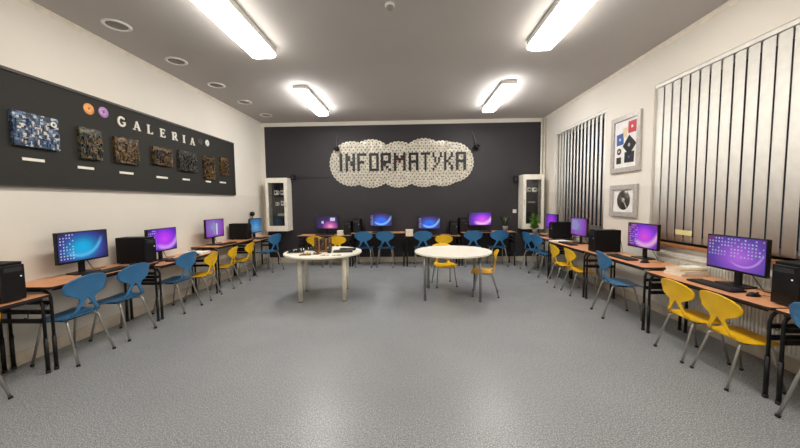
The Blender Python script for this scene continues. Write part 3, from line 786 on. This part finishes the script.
# ------------------------------------------------------------------ plants
def leaf(bm, base, direction, length, width, droop):
    d = Vector(direction).normalized(); side = d.cross(Vector((0, 0, 1)))
    if side.length < 0.1: side = Vector((1, 0, 0))
    side.normalize(); p = Vector(base); prev = None; n = 6
    for i in range(n+1):
        t = i/n; wv = width*math.sin(PI*min(1, t*0.93+0.07))
        dd = (d-Vector((0, 0, droop*t))).normalized()
        c = (bm.verts.new(p-side*wv/2), bm.verts.new(p-Vector((0, 0, 0.12*wv))), bm.verts.new(p+side*wv/2))
        if prev:
            for k in (0, 1): bm.faces.new((prev[k], prev[k+1], c[k+1], c[k])).smooth = True
        prev = c; p = p+dd*length/n
def plant(name, label, loc, pr, ph, n, lmin, lmax, wd, mat, potm, up=1.2, stems=False, droop=0.9):
    t = thing(name, label, 'plant', loc)
    bm = BM(); add_lathe(bm, [(0, 0), (pr*0.75, 0), (pr, ph), (pr*0.9, ph), (pr*0.88, ph-0.012), (0, ph-0.012)], 24); obj('pot', bm, potm, t)
    bm = BM(); add_lathe(bm, [(0, ph-0.006), (pr*0.86, ph-0.0115)], 20); obj('soil', bm, M['soil'], t)
    bm = BM(); sm = BM()
    for k in range(n):
        a = random.uniform(0, 2*PI)
        if stems:
            hgt = random.uniform(0.05, lmax); b = Vector((math.cos(a)*pr*random.uniform(0, 0.6), math.sin(a)*pr*random.uniform(0, 0.6), ph-0.01))
            topp = b+Vector((math.cos(a)*0.05, math.sin(a)*0.05, hgt)); add_tube(sm, [b, topp], 0.0025, 5)
            for q in range(5):
                aa = a+q*2.4; leaf(bm, b.lerp(topp, 0.3+0.7*q/4), (math.cos(aa), math.sin(aa), 0.5), random.uniform(0.05, 0.09), wd, droop)
        else:
            leaf(bm, (math.cos(a)*pr*0.3, math.sin(a)*pr*0.3, ph-0.01), (math.cos(a), math.sin(a), random.uniform(0.8, 1.2)*up), random.uniform(lmin, lmax), wd, droop)
    if stems: obj('stems', sm, mat, t)
    else: sm.free()
    obj('leaves', bm, mat, t, recalc=False)
plant('potted_plant', 'small dark plant in a grey pot at the dark wall', (2.27, 7.84, 0.785+E), 0.065, 0.12, 34, 0.16, 0.32, 0.045, M['leafdark'], M['pot'], 3.2, droop=0.5)
plant('potted_plant', 'bright green leafy plant in the far right corner below the cabinet', (2.83, 7.46, 0.760+E), 0.065, 0.10, 34, 0.10, 0.36, 0.062, M['leaf'], M['pot'], 1.5, stems=True)

# ------------------------------------------------------------------ things on the first round table
zt = 0.72+E
def parts_board(name, label, loc, rz, w, d, base_m, comp_m, n, group, hmax=0.02):
    t = thing(name, label, 'circuit board', loc, rz, group)
    bm = BM(); add_box(bm, -w/2, w/2, -d/2, d/2, 0, 0.006)
    for k in range(n):
        a, b = random.uniform(0.008, 0.03), random.uniform(0.008, 0.03)
        x, y = random.uniform(-w/2+a/2, w/2-a/2), random.uniform(-d/2+b/2, d/2-b/2)
        add_box(bm, x-a/2, x+a/2, y-b/2, y+b/2, 0.005, 0.008+random.uniform(0.003, hmax), mi=1)
    o = obj(name, bm, [base_m, comp_m], None, loc); o.rotation_euler = (0, 0, rz); bpy.data.objects.remove(t)
    tag(o, label, 'circuit board', group)
gt = 'old computer parts on the round table'
parts_board('circuit_board', 'dark green circuit board at the left of the round table', (-1.84, 5.10, zt), D(15), 0.26, 0.20, M['pcb_dark'], M['keycap'], 30, gt, 0.05)
parts_board('circuit_board', 'dark circuit board left of the brown block on the round table', (-1.64, 5.33, zt), D(-12), 0.28, 0.20, M['pcb_dark'], M['keycap'], 30, gt, 0.05)
parts_board('circuit_board', 'brown circuit board at the front of the round table', (-1.60, 4.83, zt), D(8), 0.17, 0.12, M['pcb_brown'], M['gold'], 18, gt, 0.02)
parts_board('circuit_board', 'small brown board lying before the standing block', (-1.44, 4.90, zt), D(-20), 0.10, 0.12, M['pcb_brown'], M['brown'], 10, gt, 0.025)
for x, y, r, lb in ((-1.28, 4.74, 4, 'tan memory card left at the front edge of the round table'), (-1.10, 4.76, -6, 'tan memory card right at the front edge of the round table')):
    parts_board('memory_card', lb, (x, y, zt), D(r), 0.14, 0.05, M['beige'], M['gold'], 7, gt, 0.006)
# standing block of upright boards
t = thing('component_block', 'brown block of upright old circuit boards standing on the round table', 'computer part', (-1.41, 5.15, zt), 0.05, gt)
boxobj('chassis', M['brown'], t, -0.125, 0.125, -0.06, 0.06, 0, 0.03, 0.003)
for k in range(5):
    x = -0.11+k*0.055; h = random.uniform(0.19, 0.235)
    bm = BM(); add_box(bm, x-0.02, x+0.02, -0.055, 0.055, 0.0305, h, 0.002)
    for q in range(7):
        yy = random.uniform(-0.05, 0.04); z = random.uniform(0.04, h-0.03); add_box(bm, x-0.018+random.uniform(0, 0.02), x, -0.066, -0.054, z, z+random.uniform(0.006, 0.025))
    obj('upright_board', bm, [M['pcb_brown'], M['brown'], M['pcb_green'], M['brown'], M['pcb_brown']][k], t)
bm = BM(); add_lathe(bm, [(0, -0.072), (0.014, -0.072), (0.014, -0.066), (0, -0.066)], 16, (0.09, 0.07), 'Y'); obj('round_dial', bm, M['silver'], t)
# old keyboards at the right
def oldkb(x, y, z, rz, w, d, label):
    t = thing('old_keyboard', label, 'keyboard', (x, y, z), rz, gt)
    boxobj('keyboard_body', M['keys'], t, -w/2, w/2, -d/2, d/2, 0, 0.022, 0.004)
    bm = BM(); nx, ny = int(w/0.021), int(d/0.023)
    for i in range(nx):
        for j in range(ny): add_box(bm, -w/2+0.008+i*0.0205, -w/2+0.024+i*0.0205, -d/2+0.008+j*0.022, -d/2+0.024+j*0.022, 0.022, 0.030)
    obj('key_block', bm, M['discdark'], t)
oldkb(-1.08, 5.10, zt, D(8), 0.30, 0.15, 'dark grey old keyboard at the right of the round table')
oldkb(-1.05, 5.32, zt, D(4), 0.26, 0.13, 'dark old keyboard lying behind another on the round table')
bm = BM(); add_lathe(bm, [(0, 0), (0.03, 0), (0.032, 0.01), (0.028, 0.035), (0, 0.04)], 20)
tag(obj('speaker_coil', bm, M['keycap'], None, (-1.28, 5.02, zt)), 'small round black part just right of the brown block', 'computer part', gt)

# ------------------------------------------------------------------ gallery board on the left wall
BX = XL+0.035
t = thing('gallery_board', 'long black board on the left wall lettered GALERIA', 'notice board', (XL, 4.40, 1.70))
boxobj('panel', M['board'], t, 0.001, 0.035, -2.75, 2.34, 0, 1.045)
bm = BM(); add_box(bm, 0.001, 0.05, -2.77, 2.36, 1.045, 1.075, 0.003); add_box(bm, 0.001, 0.045, 2.34, 2.36, 0, 1.045); add_box(bm, 0.001, 0.045, -2.77, -2.75, 0, 1.045); add_box(bm, 0.001, 0.04, -2.77, 2.36, -0.012, 0)
obj('frame', bm, M['boardframe'], t)
# serif letters drawn in strokes; unit box 0..1 wide, 0..1 high -> (u, v)
def stroke(bm, u0, v0, u1, v1, th, sc, w, mapf):
    a = Vector((u0*w, v0*sc)); b = Vector((u1*w, v1*sc)); d = (b-a).normalized(); n = Vector((-d.y, d.x))*th/2
    q = [a-n, b-n, b+n, a+n]
    lo = [bm.verts.new(mapf(p.x, p.y, 0)) for p in q]; hi = [bm.verts.new(mapf(p.x, p.y, 1)) for p in q]
    bm.faces.new(lo); bm.faces.new(hi)
    for k in range(4): bm.faces.new((lo[k], lo[(k+1) % 4], hi[(k+1) % 4], hi[k]))
def arc(cx, cy, rx, ry, a0, a1, n=10):
    p = [(cx+rx*math.cos(D(a0+(a1-a0)*k/n)), cy+ry*math.sin(D(a0+(a1-a0)*k/n))) for k in range(n+1)]
    return [(p[k][0], p[k][1], p[k+1][0], p[k+1][1], 1) for k in range(n)]
S = 0.45
def serif(x, y, w=0.36): return (x-w/2, y, x+w/2, y, S)
GLY = {
 'G': arc(0.5, 0.5, 0.42, 0.46, 50, 310) + [(0.84, 0.14, 0.84, 0.46, 1), serif(0.8, 0.46), (0.80, 0.74, 0.80, 0.96, S)],
 'A': [(0.14, 0.02, 0.5, 0.98, S), (0.5, 0.98, 0.86, 0.02, 1.1), (0.26, 0.34, 0.72, 0.34, S), serif(0.12, 0.03), serif(0.86, 0.03)],
 'L': [(0.25, 0.0, 0.25, 1.0, 1.1), serif(0.25, 0.97, 0.44), (0.05, 0.03, 0.85, 0.03, S), (0.85, 0.0, 0.85, 0.26, S)],
 'E': [(0.25, 0.0, 0.25, 1.0, 1.1), (0.05, 0.97, 0.85, 0.97, S), (0.05, 0.03, 0.88, 0.03, S), (0.25, 0.51, 0.66, 0.51, S), (0.85, 0.8, 0.85, 1.0, S), (0.88, 0.0, 0.88, 0.24, S), (0.66, 0.4, 0.66, 0.62, S)],
 'R': [(0.22, 0.0, 0.22, 1.0, 1.1), (0.04, 0.97, 0.55, 0.97, S), (0.22, 0.5, 0.55, 0.5, S)] + arc(0.55, 0.735, 0.24, 0.235, -90, 90, 8) + [(0.5, 0.5, 0.86, 0.03, 1.1), serif(0.22, 0.03), serif(0.9, 0.03, 0.26)],
 'I': [(0.5, 0.0, 0.5, 1.0, 1.2), serif(0.5, 0.97, 0.5), serif(0.5, 0.03, 0.5)],
}
for ch, y in zip('GALERIA', (4.10, 4.33, 4.555, 4.79, 5.035, 5.245, 5.45)):
    bm = BM()
    for k, (a, b, c, d, th) in enumerate(GLY[ch]):
        stroke(bm, a, b, c, d, 0.026*th, 0.118, 0.112, lambda u, v, s, k=k: (BX-XL+0.001+s*(0.010+0.0004*k), y-4.40-0.05+u, 0.81+v))
    obj('letter', bm, M['letterwhite'], t)
def disc(y, z, m, label, r=0.058):
    bm = BM(); add_lathe(bm, [(r*0.13, 0), (r, 0), (r, 0.0022), (r*0.13, 0.0022), (r*0.13, 0)], 32, (0, 0), 'X')
    o = obj('compact_disc', bm, [m], None, (BX+0.002, y, z)); tag(o, label, 'disc', 'discs on the black board')
disc(3.69, 2.61, M['orange'], 'orange disc on the black board left of the word GALERIA', 0.063)
disc(3.87, 2.62, M['purple'], 'purple disc on the black board next to the letter G', 0.063)
disc(5.67, 2.60, M['discdark'], 'dark disc on the black board right of the word GALERIA')
disc(5.87, 2.615, M['white'], 'white disc on the black board at the end of the word GALERIA')
def art(y0, y1, z0, z1, key, comp, label, ragged=0, seed=1):
    random.seed(seed)
    w_, h_ = (y1-y0)*0.94, (z1-z0)*0.97
    t = thing('circuit_board_artwork', label, 'artwork', (BX+0.001, (y0+y1)/2, z0), 0, 'circuit board artworks on the black board')
    bm = BM()
    poly = [(-w_/2, 0), (w_/2, 0), (w_/2, h_)]
    if ragged:
        for k in range(1, 6): poly.append((w_/2-w_*k/6, h_*(1-random.uniform(0, 0.16))))
    poly.append((-w_/2, h_*(0.95 if ragged else 1)))
    lo = [bm.verts.new((0, a, b)) for a, b in poly]; hi = [bm.verts.new((0.035, a, b)) for a, b in poly]
    bm.faces.new(lo); bm.faces.new(hi)
    for k in range(len(poly)): bm.faces.new((lo[k], lo[(k+1) % len(poly)], hi[(k+1) % len(poly)], hi[k]))
    for mi, n in ((1, 55), (2, 40)):
        for k in range(n):
            a, b = random.choice([(0.012, 0.05), (0.05, 0.012), (0.022, 0.022), (0.03, 0.02), (0.008, 0.03)])
            y = random.uniform(-w_/2+a/2, w_/2-a/2); z = random.uniform(b/2, h_*0.84-b/2)
            add_box(bm, 0.034, 0.038+random.uniform(0.003, 0.02), y-a/2, y+a/2, z-b/2, z+b/2, mi=mi)
    obj('circuit_panel', bm, [M[key], M[comp[0]], M[comp[1]]], t)
    return t
a0 = art(2.91, 3.33, 2.075, 2.405, 'pcb_blue', ('chipblue', 'silver'), 'blue and white circuit board artwork, largest and nearest on the board', 0, 3)
bm = BM(); add_lathe(bm, [(0.014, 0.056), (0.028, 0.056), (0.028, 0.062), (0.014, 0.062), (0.014, 0.056)], 20, (0.13, 0.25), 'X'); obj('round_ring', bm, M['paperwhite'], a0)
art(3.525, 3.795, 2.035, 2.39, 'pcb_green', ('keycap', 'chipbrown'), 'olive upright circuit board artwork below the orange disc', 0, 5)
art(3.95, 4.325, 2.04, 2.385, 'pcb_brown', ('chipbrown', 'keycap'), 'brown circuit board artwork with ragged top below the letter G', 1, 7)
art(4.55, 4.945, 2.085, 2.35, 'pcb_brown', ('keycap', 'chipbrown'), 'brown wide circuit board artwork below the letters L and E', 0, 9)
art(5.07, 5.52, 2.05, 2.38, 'pcb_dark', ('discdark', 'keycap'), 'dark circuit board artwork with silver lines below the letter R', 0, 11)
art(5.70, 6.03, 1.965, 2.40, 'pcb_brown', ('chipbrown', 'keycap'), 'tall brown circuit board artwork below the white disc', 1, 13)
art(6.21, 6.49, 2.08, 2.42, 'pcb_brown', ('chipbrown', 'keycap'), 'dark reddish circuit board artwork farthest along the board', 0, 15)
for y0, y1, z, nm in ((3.00, 3.19, 1.955, 'blue and white'), (3.515, 3.70, 1.930, 'olive upright'), (4.03, 4.24, 1.920, 'ragged topped brown'), (4.63, 4.85, 1.908, 'wide brown'),
                      (5.175, 5.345, 1.914, 'silver lined dark'), (5.77, 5.92, 1.917, 'tall brown'), (6.20, 6.41, 1.928, 'reddish farthest')):
    bm = BM(); add_box(bm, 0, 0.004, -(y1-y0)/2, (y1-y0)/2, -0.014, 0.014)
    o = obj('caption_strip', bm, M['letterwhite'], None, (BX+0.001, (y0+y1)/2, z)); tag(o, 'white caption strip under the %s artwork' % nm, 'label', 'caption strips on the black board')

# ------------------------------------------------------------------ INFORMATYKA sign on the far wall
random.seed(21)
SY = YF-0.02
t = thing('disc_sign', 'cloud shaped sign of silver discs reading INFORMATYKA on the dark wall', 'sign', (0, YF, 1.87))
LOB = [(-1.445, 2.465, 0.555), (-0.96, 2.46, 0.60), (-0.28, 2.43, 0.57), (0.34, 2.465, 0.60), (0.80, 2.44, 0.56), (1.075, 2.465, 0.49)]
for li, (cx, cz, R_) in enumerate(LOB):
    bm = BM(); rr = 0.060; dx, dz = 0.082, 0.070; yb = -0.006-0.008*(li % 2)
    n = 48; lo = [bm.verts.new((cx+(R_-0.03)*math.cos(2*PI*k/n), 0-0.001, cz-1.87+(R_-0.03)*math.sin(2*PI*k/n))) for k in range(n)]
    hi = [bm.verts.new((v.co.x, yb, v.co.z)) for v in lo]
    bm.faces.new(lo); bm.faces.new(hi)
    for k in range(n): bm.faces.new((lo[k], lo[(k+1) % n], hi[(k+1) % n], hi[k]))
    dx, dz = 0.094, 0.068; spots = []
    nz = int(R_/dz)+1
    for j in range(-nz, nz+1):
        for i in range(-9, 10):
            x = (i+(0.5 if j % 2 else 0))*dx; z = j*dz
            if x*x+z*z < (R_-0.10)**2: spots.append((x, z))
    nr = int(2*PI*(R_-0.055)/0.088)
    spots += [((R_-0.055)*math.cos(2*PI*k/nr), (R_-0.055)*math.sin(2*PI*k/nr)) for k in range(nr)]
    for x, z in spots:
        X, Z = cx+x, cz+z-1.87
        ax, az = random.uniform(-0.10, 0.10), 0.14+random.uniform(-0.07, 0.07)
        y0 = yb-0.012; seg = 16; ins, out = [], []; ctr = bm.verts.new((X, y0-0.001, Z))
        for k in range(seg):
            c, s_ = math.cos(2*PI*k/seg), math.sin(2*PI*k/seg)
            ins.append(bm.verts.new((X+0.015*c, y0-0.001+0.015*(ax*c-az*s_), Z+0.015*s_))); out.append(bm.verts.new((X+0.055*c, y0+0.055*(ax*c-az*s_), Z+0.055*s_)))
        for k in range(seg):
            bm.faces.new((ins[k], ins[(k+1) % seg], out[(k+1) % seg], out[k])); bm.faces.new((ctr, ins[(k+1) % seg], ins[k])).material_index = 1
    obj('disc_panel', bm, [M['cd'], M['keys']], t, recalc=False)
FONT = {'I': ['1', '1', '1', '1', '1', '1', '1'], 'N': ['1..1', '11.1', '11.1', '1.11', '1.11', '1..1', '1..1'], 'F': ['1111', '1...', '1...', '111.', '1...', '1...', '1...'],
        'O': ['1111', '1..1', '1..1', '1..1', '1..1', '1..1', '1111'], 'R': ['1111', '1..1', '1..1', '1111', '11..', '1.1.', '1..1'], 'M': ['1...1', '11.11', '1R1R1', '1.R.1', '1...1', '1...1', '1...1'],
        'A': ['1111', '1..1', '1..1', '1111', '1..1', '1..1', '1..1'], 'T': ['11111', '..1..', '..1..', '..1..', '..1..', '..1..', '..1..'], 'Y': ['1...1', '1...1', '.1.1.', '.1.1.', '..1..', '.1...', '1....'],
        'K': ['1..1', '1..1', '1.1.', '11..', '1.1.', '1..1', '1..1']}
def pxX(p): return -1.75+(p-339)*(1.367+1.75)/127.0
for ch, a, b in zip('INFORMATYKA', (339.2, 345.3, 357.2, 369.3, 380.9, 394, 409, 421, 432.7, 444.3, 456), (341.8, 354.8, 366.4, 378.7, 391, 405.8, 418.6, 430.5, 442, 453, 466)):
    rows = FONT[ch]; n = len(rows[0]); x0, x1 = pxX(a), pxX(b); cw = (x1-x0)/n; chh = 0.44/7
    bms = {'1': BM(), 'R': BM()}
    for r, row in enumerate(rows):
        for c, k in enumerate(row):
            if k == '.': continue
            zz = 2.715-r*chh-1.87
            w2 = cw*1.10
            add_box(bms[k], x0+c*cw, x0+c*cw+w2, -0.045, -0.030, zz-chh*0.96, zz)
    o = obj('letter', bms['1'], M['keycap'], t, label='black block letter')
    if len(bms['R'].verts): obj('red_keys', bms['R'], M['keyred'], o)
    else: bms['R'].free()
def hung(x, z, zt_, label, tilt):
    t = thing('hanging_webcam', label, 'webcam', (x, YF-0.125, z), 0, 'webcams hung at the ends of the sign')
    bm = BM(); bmesh.ops.create_uvsphere(bm, u_segments=18, v_segments=12, radius=0.072); 
    for v in bm.verts: v.co.z *= 0.8
    obj('camera_body', bm, M['blackplastic'], t, smooth=True)
    bm = BM(); add_lathe(bm, [(0, -0.068), (0.022, -0.068), (0.026, -0.050), (0, -0.05)], 16, (0, 0), 'Y'); obj('lens', bm, M['discdark'], t)
    bm = BM(); add_tube(bm, [(0, 0.0, 0.04), (tilt*0.3, 0.06, (zt_-z)*0.5), (tilt, 0.118, zt_-z)], 0.006, 6); obj('cable', bm, M['pot'], t)
    bm = BM(); add_tube(bm, [(0.03, 0, -0.02), (0.10*(1 if x > 0 else -0.3), -0.01, 0.03)], 0.012, 8); obj('clip', bm, M['blackplastic'], t)
hung(-1.79, 2.82, 3.18, 'black webcam hung at the left end of the disc sign', 0.0)
hung(1.60, 2.82, 3.22, 'black webcam hung at the right end of the disc sign', -0.09)
bm = BM(); add_tube(bm, [(-2.90, YF-0.012, 2.14), (-2.0, YF-0.012, 2.145)], 0.009, 8)
tag(obj('cable_conduit', bm, M['boardframe']), 'thin dark conduit running from the left cabinet to the sign', 'conduit')

# ------------------------------------------------------------------ display cabinets
def cabinet(x0, x1, z0, z1, label, hinge):
    t = thing('display_cabinet', label, 'cabinet', ((x0+x1)/2, YF, z0), 0, 'glass cabinets on the dark wall')
    w_, h_, d_ = (x1-x0)/2, z1-z0, 0.32
    bm = BM(); th = 0.02
    add_box(bm, -w_, -w_+th, -d_, 0, 0, h_); add_box(bm, w_-th, w_, -d_, 0, 0, h_); add_box(bm, -w_+th, w_-th, -d_, 0, 0, th+0.02); add_box(bm, -w_+th, w_-th, -d_, 0, h_-th-0.02, h_)
    obj('carcass', bm, M['cabinet'], t)
    boxobj('back_panel', M['cabin'], t, -w_+th, w_-th, -0.012, -0.001, th+0.02, h_-th-0.02)
    fw = 0.07
    bm = BM(); add_box(bm, -w_, -w_+fw, -d_-0.02, -d_-0.001, 0, h_, 0.003); add_box(bm, w_-fw, w_, -d_-0.02, -d_-0.001, 0, h_, 0.003)
    add_box(bm, -w_+fw, w_-fw, -d_-0.02, -d_-0.001, 0, 0.13, 0.003); add_box(bm, -w_+fw, w_-fw, -d_-0.02, -d_-0.001, h_-0.12, h_, 0.003)
    dr = obj('door', bm, M['cabinet'], t)
    boxobj('door_glass', M['glass'], dr, -w_+fw, w_-fw, -d_-0.013, -d_-0.009, 0.13, h_-0.12)
    bm = BM(); s = hinge; add_tube(bm, [(s*(w_-0.03), -d_-0.02, h_*0.45), (s*(w_-0.03), -d_-0.035, h_*0.45), (s*(w_-0.03), -d_-0.035, h_*0.55), (s*(w_-0.03), -d_-0.02, h_*0.55)], 0.005, 8); obj('door_handle', bm, M['chrome'], dr)
    zs = [0.37, 0.62, 0.88]
    for z in zs: boxobj('shelf', M['glass'], t, -w_+th, w_-th, -d_+0.03, -0.013, z-0.008, z)
    return t, zs
def mug(x, y, z, s, label, group):
    t = thing('mug', label, 'mug', (x, y, z), 0, group)
    bm = BM(); r = 0.045*s; h = 0.10*s
    add_lathe(bm, [(0, 0), (r*0.9, 0), (r, h*0.1), (r, h), (r*0.9, h), (r*0.88, h*0.12), (0, h*0.1)], 24); obj('cup', bm, M['white'], t)
    bm = BM(); add_tube(bm, [(r*0.95, 0, h*0.8), (r*1.5, 0, h*0.75), (r*1.65, 0, h*0.5), (r*1.5, 0, h*0.25), (r*0.95, 0, h*0.2)], 0.006*s, 8); obj('handle', bm, M['white'], t)
    bm = BM(); add_lathe(bm, [(0, -r-0.001), (r*0.45, -r-0.001), (r*0.45, -r+0.004), (0, -r+0.004)], 16, (0, h*0.55), 'Y'); obj('printed_mark', bm, M['keys'], t)
cz0 = 0.83
_, zs = cabinet(-3.50, -2.98, cz0, 2.12, 'ivory glass display cabinet at the left of the dark wall', 1)
Gc = 'white mugs in the left cabinet'
mug(-3.28, 7.88, cz0+zs[2]+E, 1.15, 'left white mug on the top shelf of the left cabinet', Gc)
mug(-3.12, 7.88, cz0+zs[2]+E, 1.15, 'right white mug on the top shelf of the left cabinet', Gc)
mug(-3.27, 7.88, cz0+zs[1]+E, 0.85, 'small white mug on the middle shelf of the left cabinet', Gc)
mug(-3.12, 7.88, cz0+zs[1]+E, 1.15, 'bigger white mug on the middle shelf of the left cabinet', Gc)
_, zs = cabinet(2.66, 3.15, cz0, 2.12, 'ivory glass display cabinet at the right of the dark wall', -1)
Gc = 'white mugs in the right cabinet'
mug(2.83, 7.88, cz0+zs[2]+E, 1.05, 'left white mug on the top shelf of the right cabinet', Gc)
mug(2.96, 7.88, cz0+zs[2]+E, 1.05, 'right white mug on the top shelf of the right cabinet', Gc)
def disk_stack(x, z, words, where, group):
    for k, wd in enumerate(words):
        bm = BM(); add_box(bm, -0.07, 0.07, -0.06, 0.06, 0, 0.017, 0.002)
        tag(obj('disk_drive', bm, M['silver'], None, (x+0.004*(k % 2), 7.90, z+E+k*0.018)), 'silver disk drive, %s on the %s' % (wd, where), 'disk drive', group)
disk_stack(-3.18, cz0+zs[0], ('bottom of the pile', 'middle of the pile', 'top of the pile'), 'lowest shelf of the left cabinet', 'disk drives in the left cabinet')
disk_stack(2.90, cz0+zs[1], ('lower one', 'upper one'), 'middle shelf of the right cabinet', 'disk drives in the right cabinet')
disk_stack(2.90, cz0+0.04, ('bottom of the pile', 'middle of the pile', 'top of the pile'), 'floor of the right cabinet', 'disk drives in the right cabinet')
def wall_speaker(x, z, label):
    t = thing('wall_speaker', label, 'speaker', (x, YF, z), 0, 'small black speakers beside the cabinets')
    boxobj('speaker_box', M['blackplastic'], t, -0.045, 0.045, -0.13, -0.04, -0.07, 0.07, 0.006)
    boxobj('wall_mount', M['blackmetal'], t, -0.015, 0.015, -0.04, 0, -0.02, 0.02)
    bm = BM(); add_lathe(bm, [(0, -0.132), (0.03, -0.132), (0.034, -0.130), (0, -0.130)], 18, (0, -0.015), 'Y'); obj('cone', bm, M['keys'], t)
wall_speaker(-2.90, 2.14, 'small black speaker beside the left glass cabinet'); wall_speaker(2.56, 2.03, 'small black speaker beside the right glass cabinet')
t = thing('light_switch', 'small white switch on the dark wall beside the right cabinet', 'switch', (2.57, YF, 1.25))
boxobj('plate', M['white'], t, -0.045, 0.045, -0.012, 0, -0.045, 0.045, 0.003); boxobj('rocker', M['white'], t, -0.025, 0.025, -0.018, -0.012, -0.028, 0.028, 0.002)
t = thing('wall_camera', 'small black ball camera on the left wall above the corner screen', 'camera', (XL, 7.40, 1.25))
bm = BM(); add_tube(bm, [(0, 0, -0.09), (0.05, 0, -0.09), (0.06, 0, -0.03)], 0.012, 8); obj('bracket', bm, M['blackmetal'], t)
bm = BM(); bmesh.ops.create_uvsphere(bm, u_segments=18, v_segments=12, radius=0.055); bmesh.ops.translate(bm, vec=(0.06, 0, 0.02), verts=bm.verts); obj('camera_ball', bm, M['blackplastic'], t, smooth=True)

# ------------------------------------------------------------------ framed pictures on the window wall
def frame(y0, y1, z0, z1, label, fw):
    t = thing('framed_picture', label, 'picture', (XR, (y0+y1)/2, (z0+z1)/2), 0, 'silver framed pictures')
    w_, h_ = (y1-y0)/2, (z1-z0)/2; bm = BM()
    add_box(bm, -0.035, -0.001, -w_, -w_+fw, -h_, h_, 0.004); add_box(bm, -0.035, -0.001, w_-fw, w_, -h_, h_, 0.004)
    add_box(bm, -0.035, -0.001, -w_+fw, w_-fw, -h_, -h_+fw, 0.004); add_box(bm, -0.035, -0.001, -w_+fw, w_-fw, h_-fw, h_, 0.004)
    obj('frame', bm, M['silver'], t); boxobj('mount', M['mat'], t, -0.012, -0.001, -w_+fw, w_-fw, -h_+fw, h_-fw)
    return t
def card(t, name, y, z, w_, h_, m, rot=0, x=-0.0135, hub=None):
    bm = BM(); add_box(bm, -0.003, 0.001, -w_/2, w_/2, -h_/2, h_/2)
    if hub: add_lathe(bm, [(0, -0.004), (min(w_, h_)*0.13, -0.004), (min(w_, h_)*0.13, -0.003), (0, -0.003)], 20, (0, 0), 'X', 1)
    o = obj(name, bm, [m, hub or m], t, (x, y, z)); o.rotation_euler = (rot, 0, 0)
# right wall seen from the room: larger Y is left in the photo
t = frame(4.77, 5.44, 1.92, 2.78, 'silver framed collage of coloured floppy disks on the window wall', 0.075)
card(t, 'red_floppy', -0.14, 0.23, 0.17, 0.17, M['red'], 0, hub=M['mat']); card(t, 'beige_card', 0.02, 0.17, 0.09, 0.14, M['beige'], 0.15)
card(t, 'blue_floppy', 0.13, 0.08, 0.16, 0.17, M['bluecard'], -0.05, hub=M['mat']); card(t, 'black_floppy', -0.09, -0.03, 0.21, 0.21, M['keycap'], 0.75, x=-0.0165, hub=M['silver'])
card(t, 'dark_floppy', -0.09, -0.21, 0.21, 0.16, M['keys'], 0.03, hub=M['bluecard']); card(t, 'small_dark_card', 0.15, -0.24, 0.11, 0.10, M['discdark'], 0)
bm = BM(); add_lathe(bm, [(0.02, -0.0165), (0.05, -0.0165), (0.05, -0.0125), (0.02, -0.0125), (0.02, -0.0165)], 24, (0.15, -0.10), 'X'); obj('steel_ring', bm, M['discdark'], t)
t = frame(4.80, 5.43, 1.24, 1.73, 'silver framed round dark disk on white, below the collage', 0.075)
bm = BM(); add_lathe(bm, [(0, -0.016), (0.148, -0.016), (0.15, -0.0125), (0, -0.0125)], 40, (0, 0.01), 'X'); pl = obj('platter', bm, M['discdark'], t)
bm = BM(); add_lathe(bm, [(0, -0.019), (0.035, -0.019), (0.035, -0.016), (0, -0.016)], 24, (0, 0.01), 'X'); obj('hub', bm, M['silver'], pl)
card(t, 'reading_arm', -0.06, -0.06, 0.015, 0.13, M['silver'], -0.6, x=-0.0205)
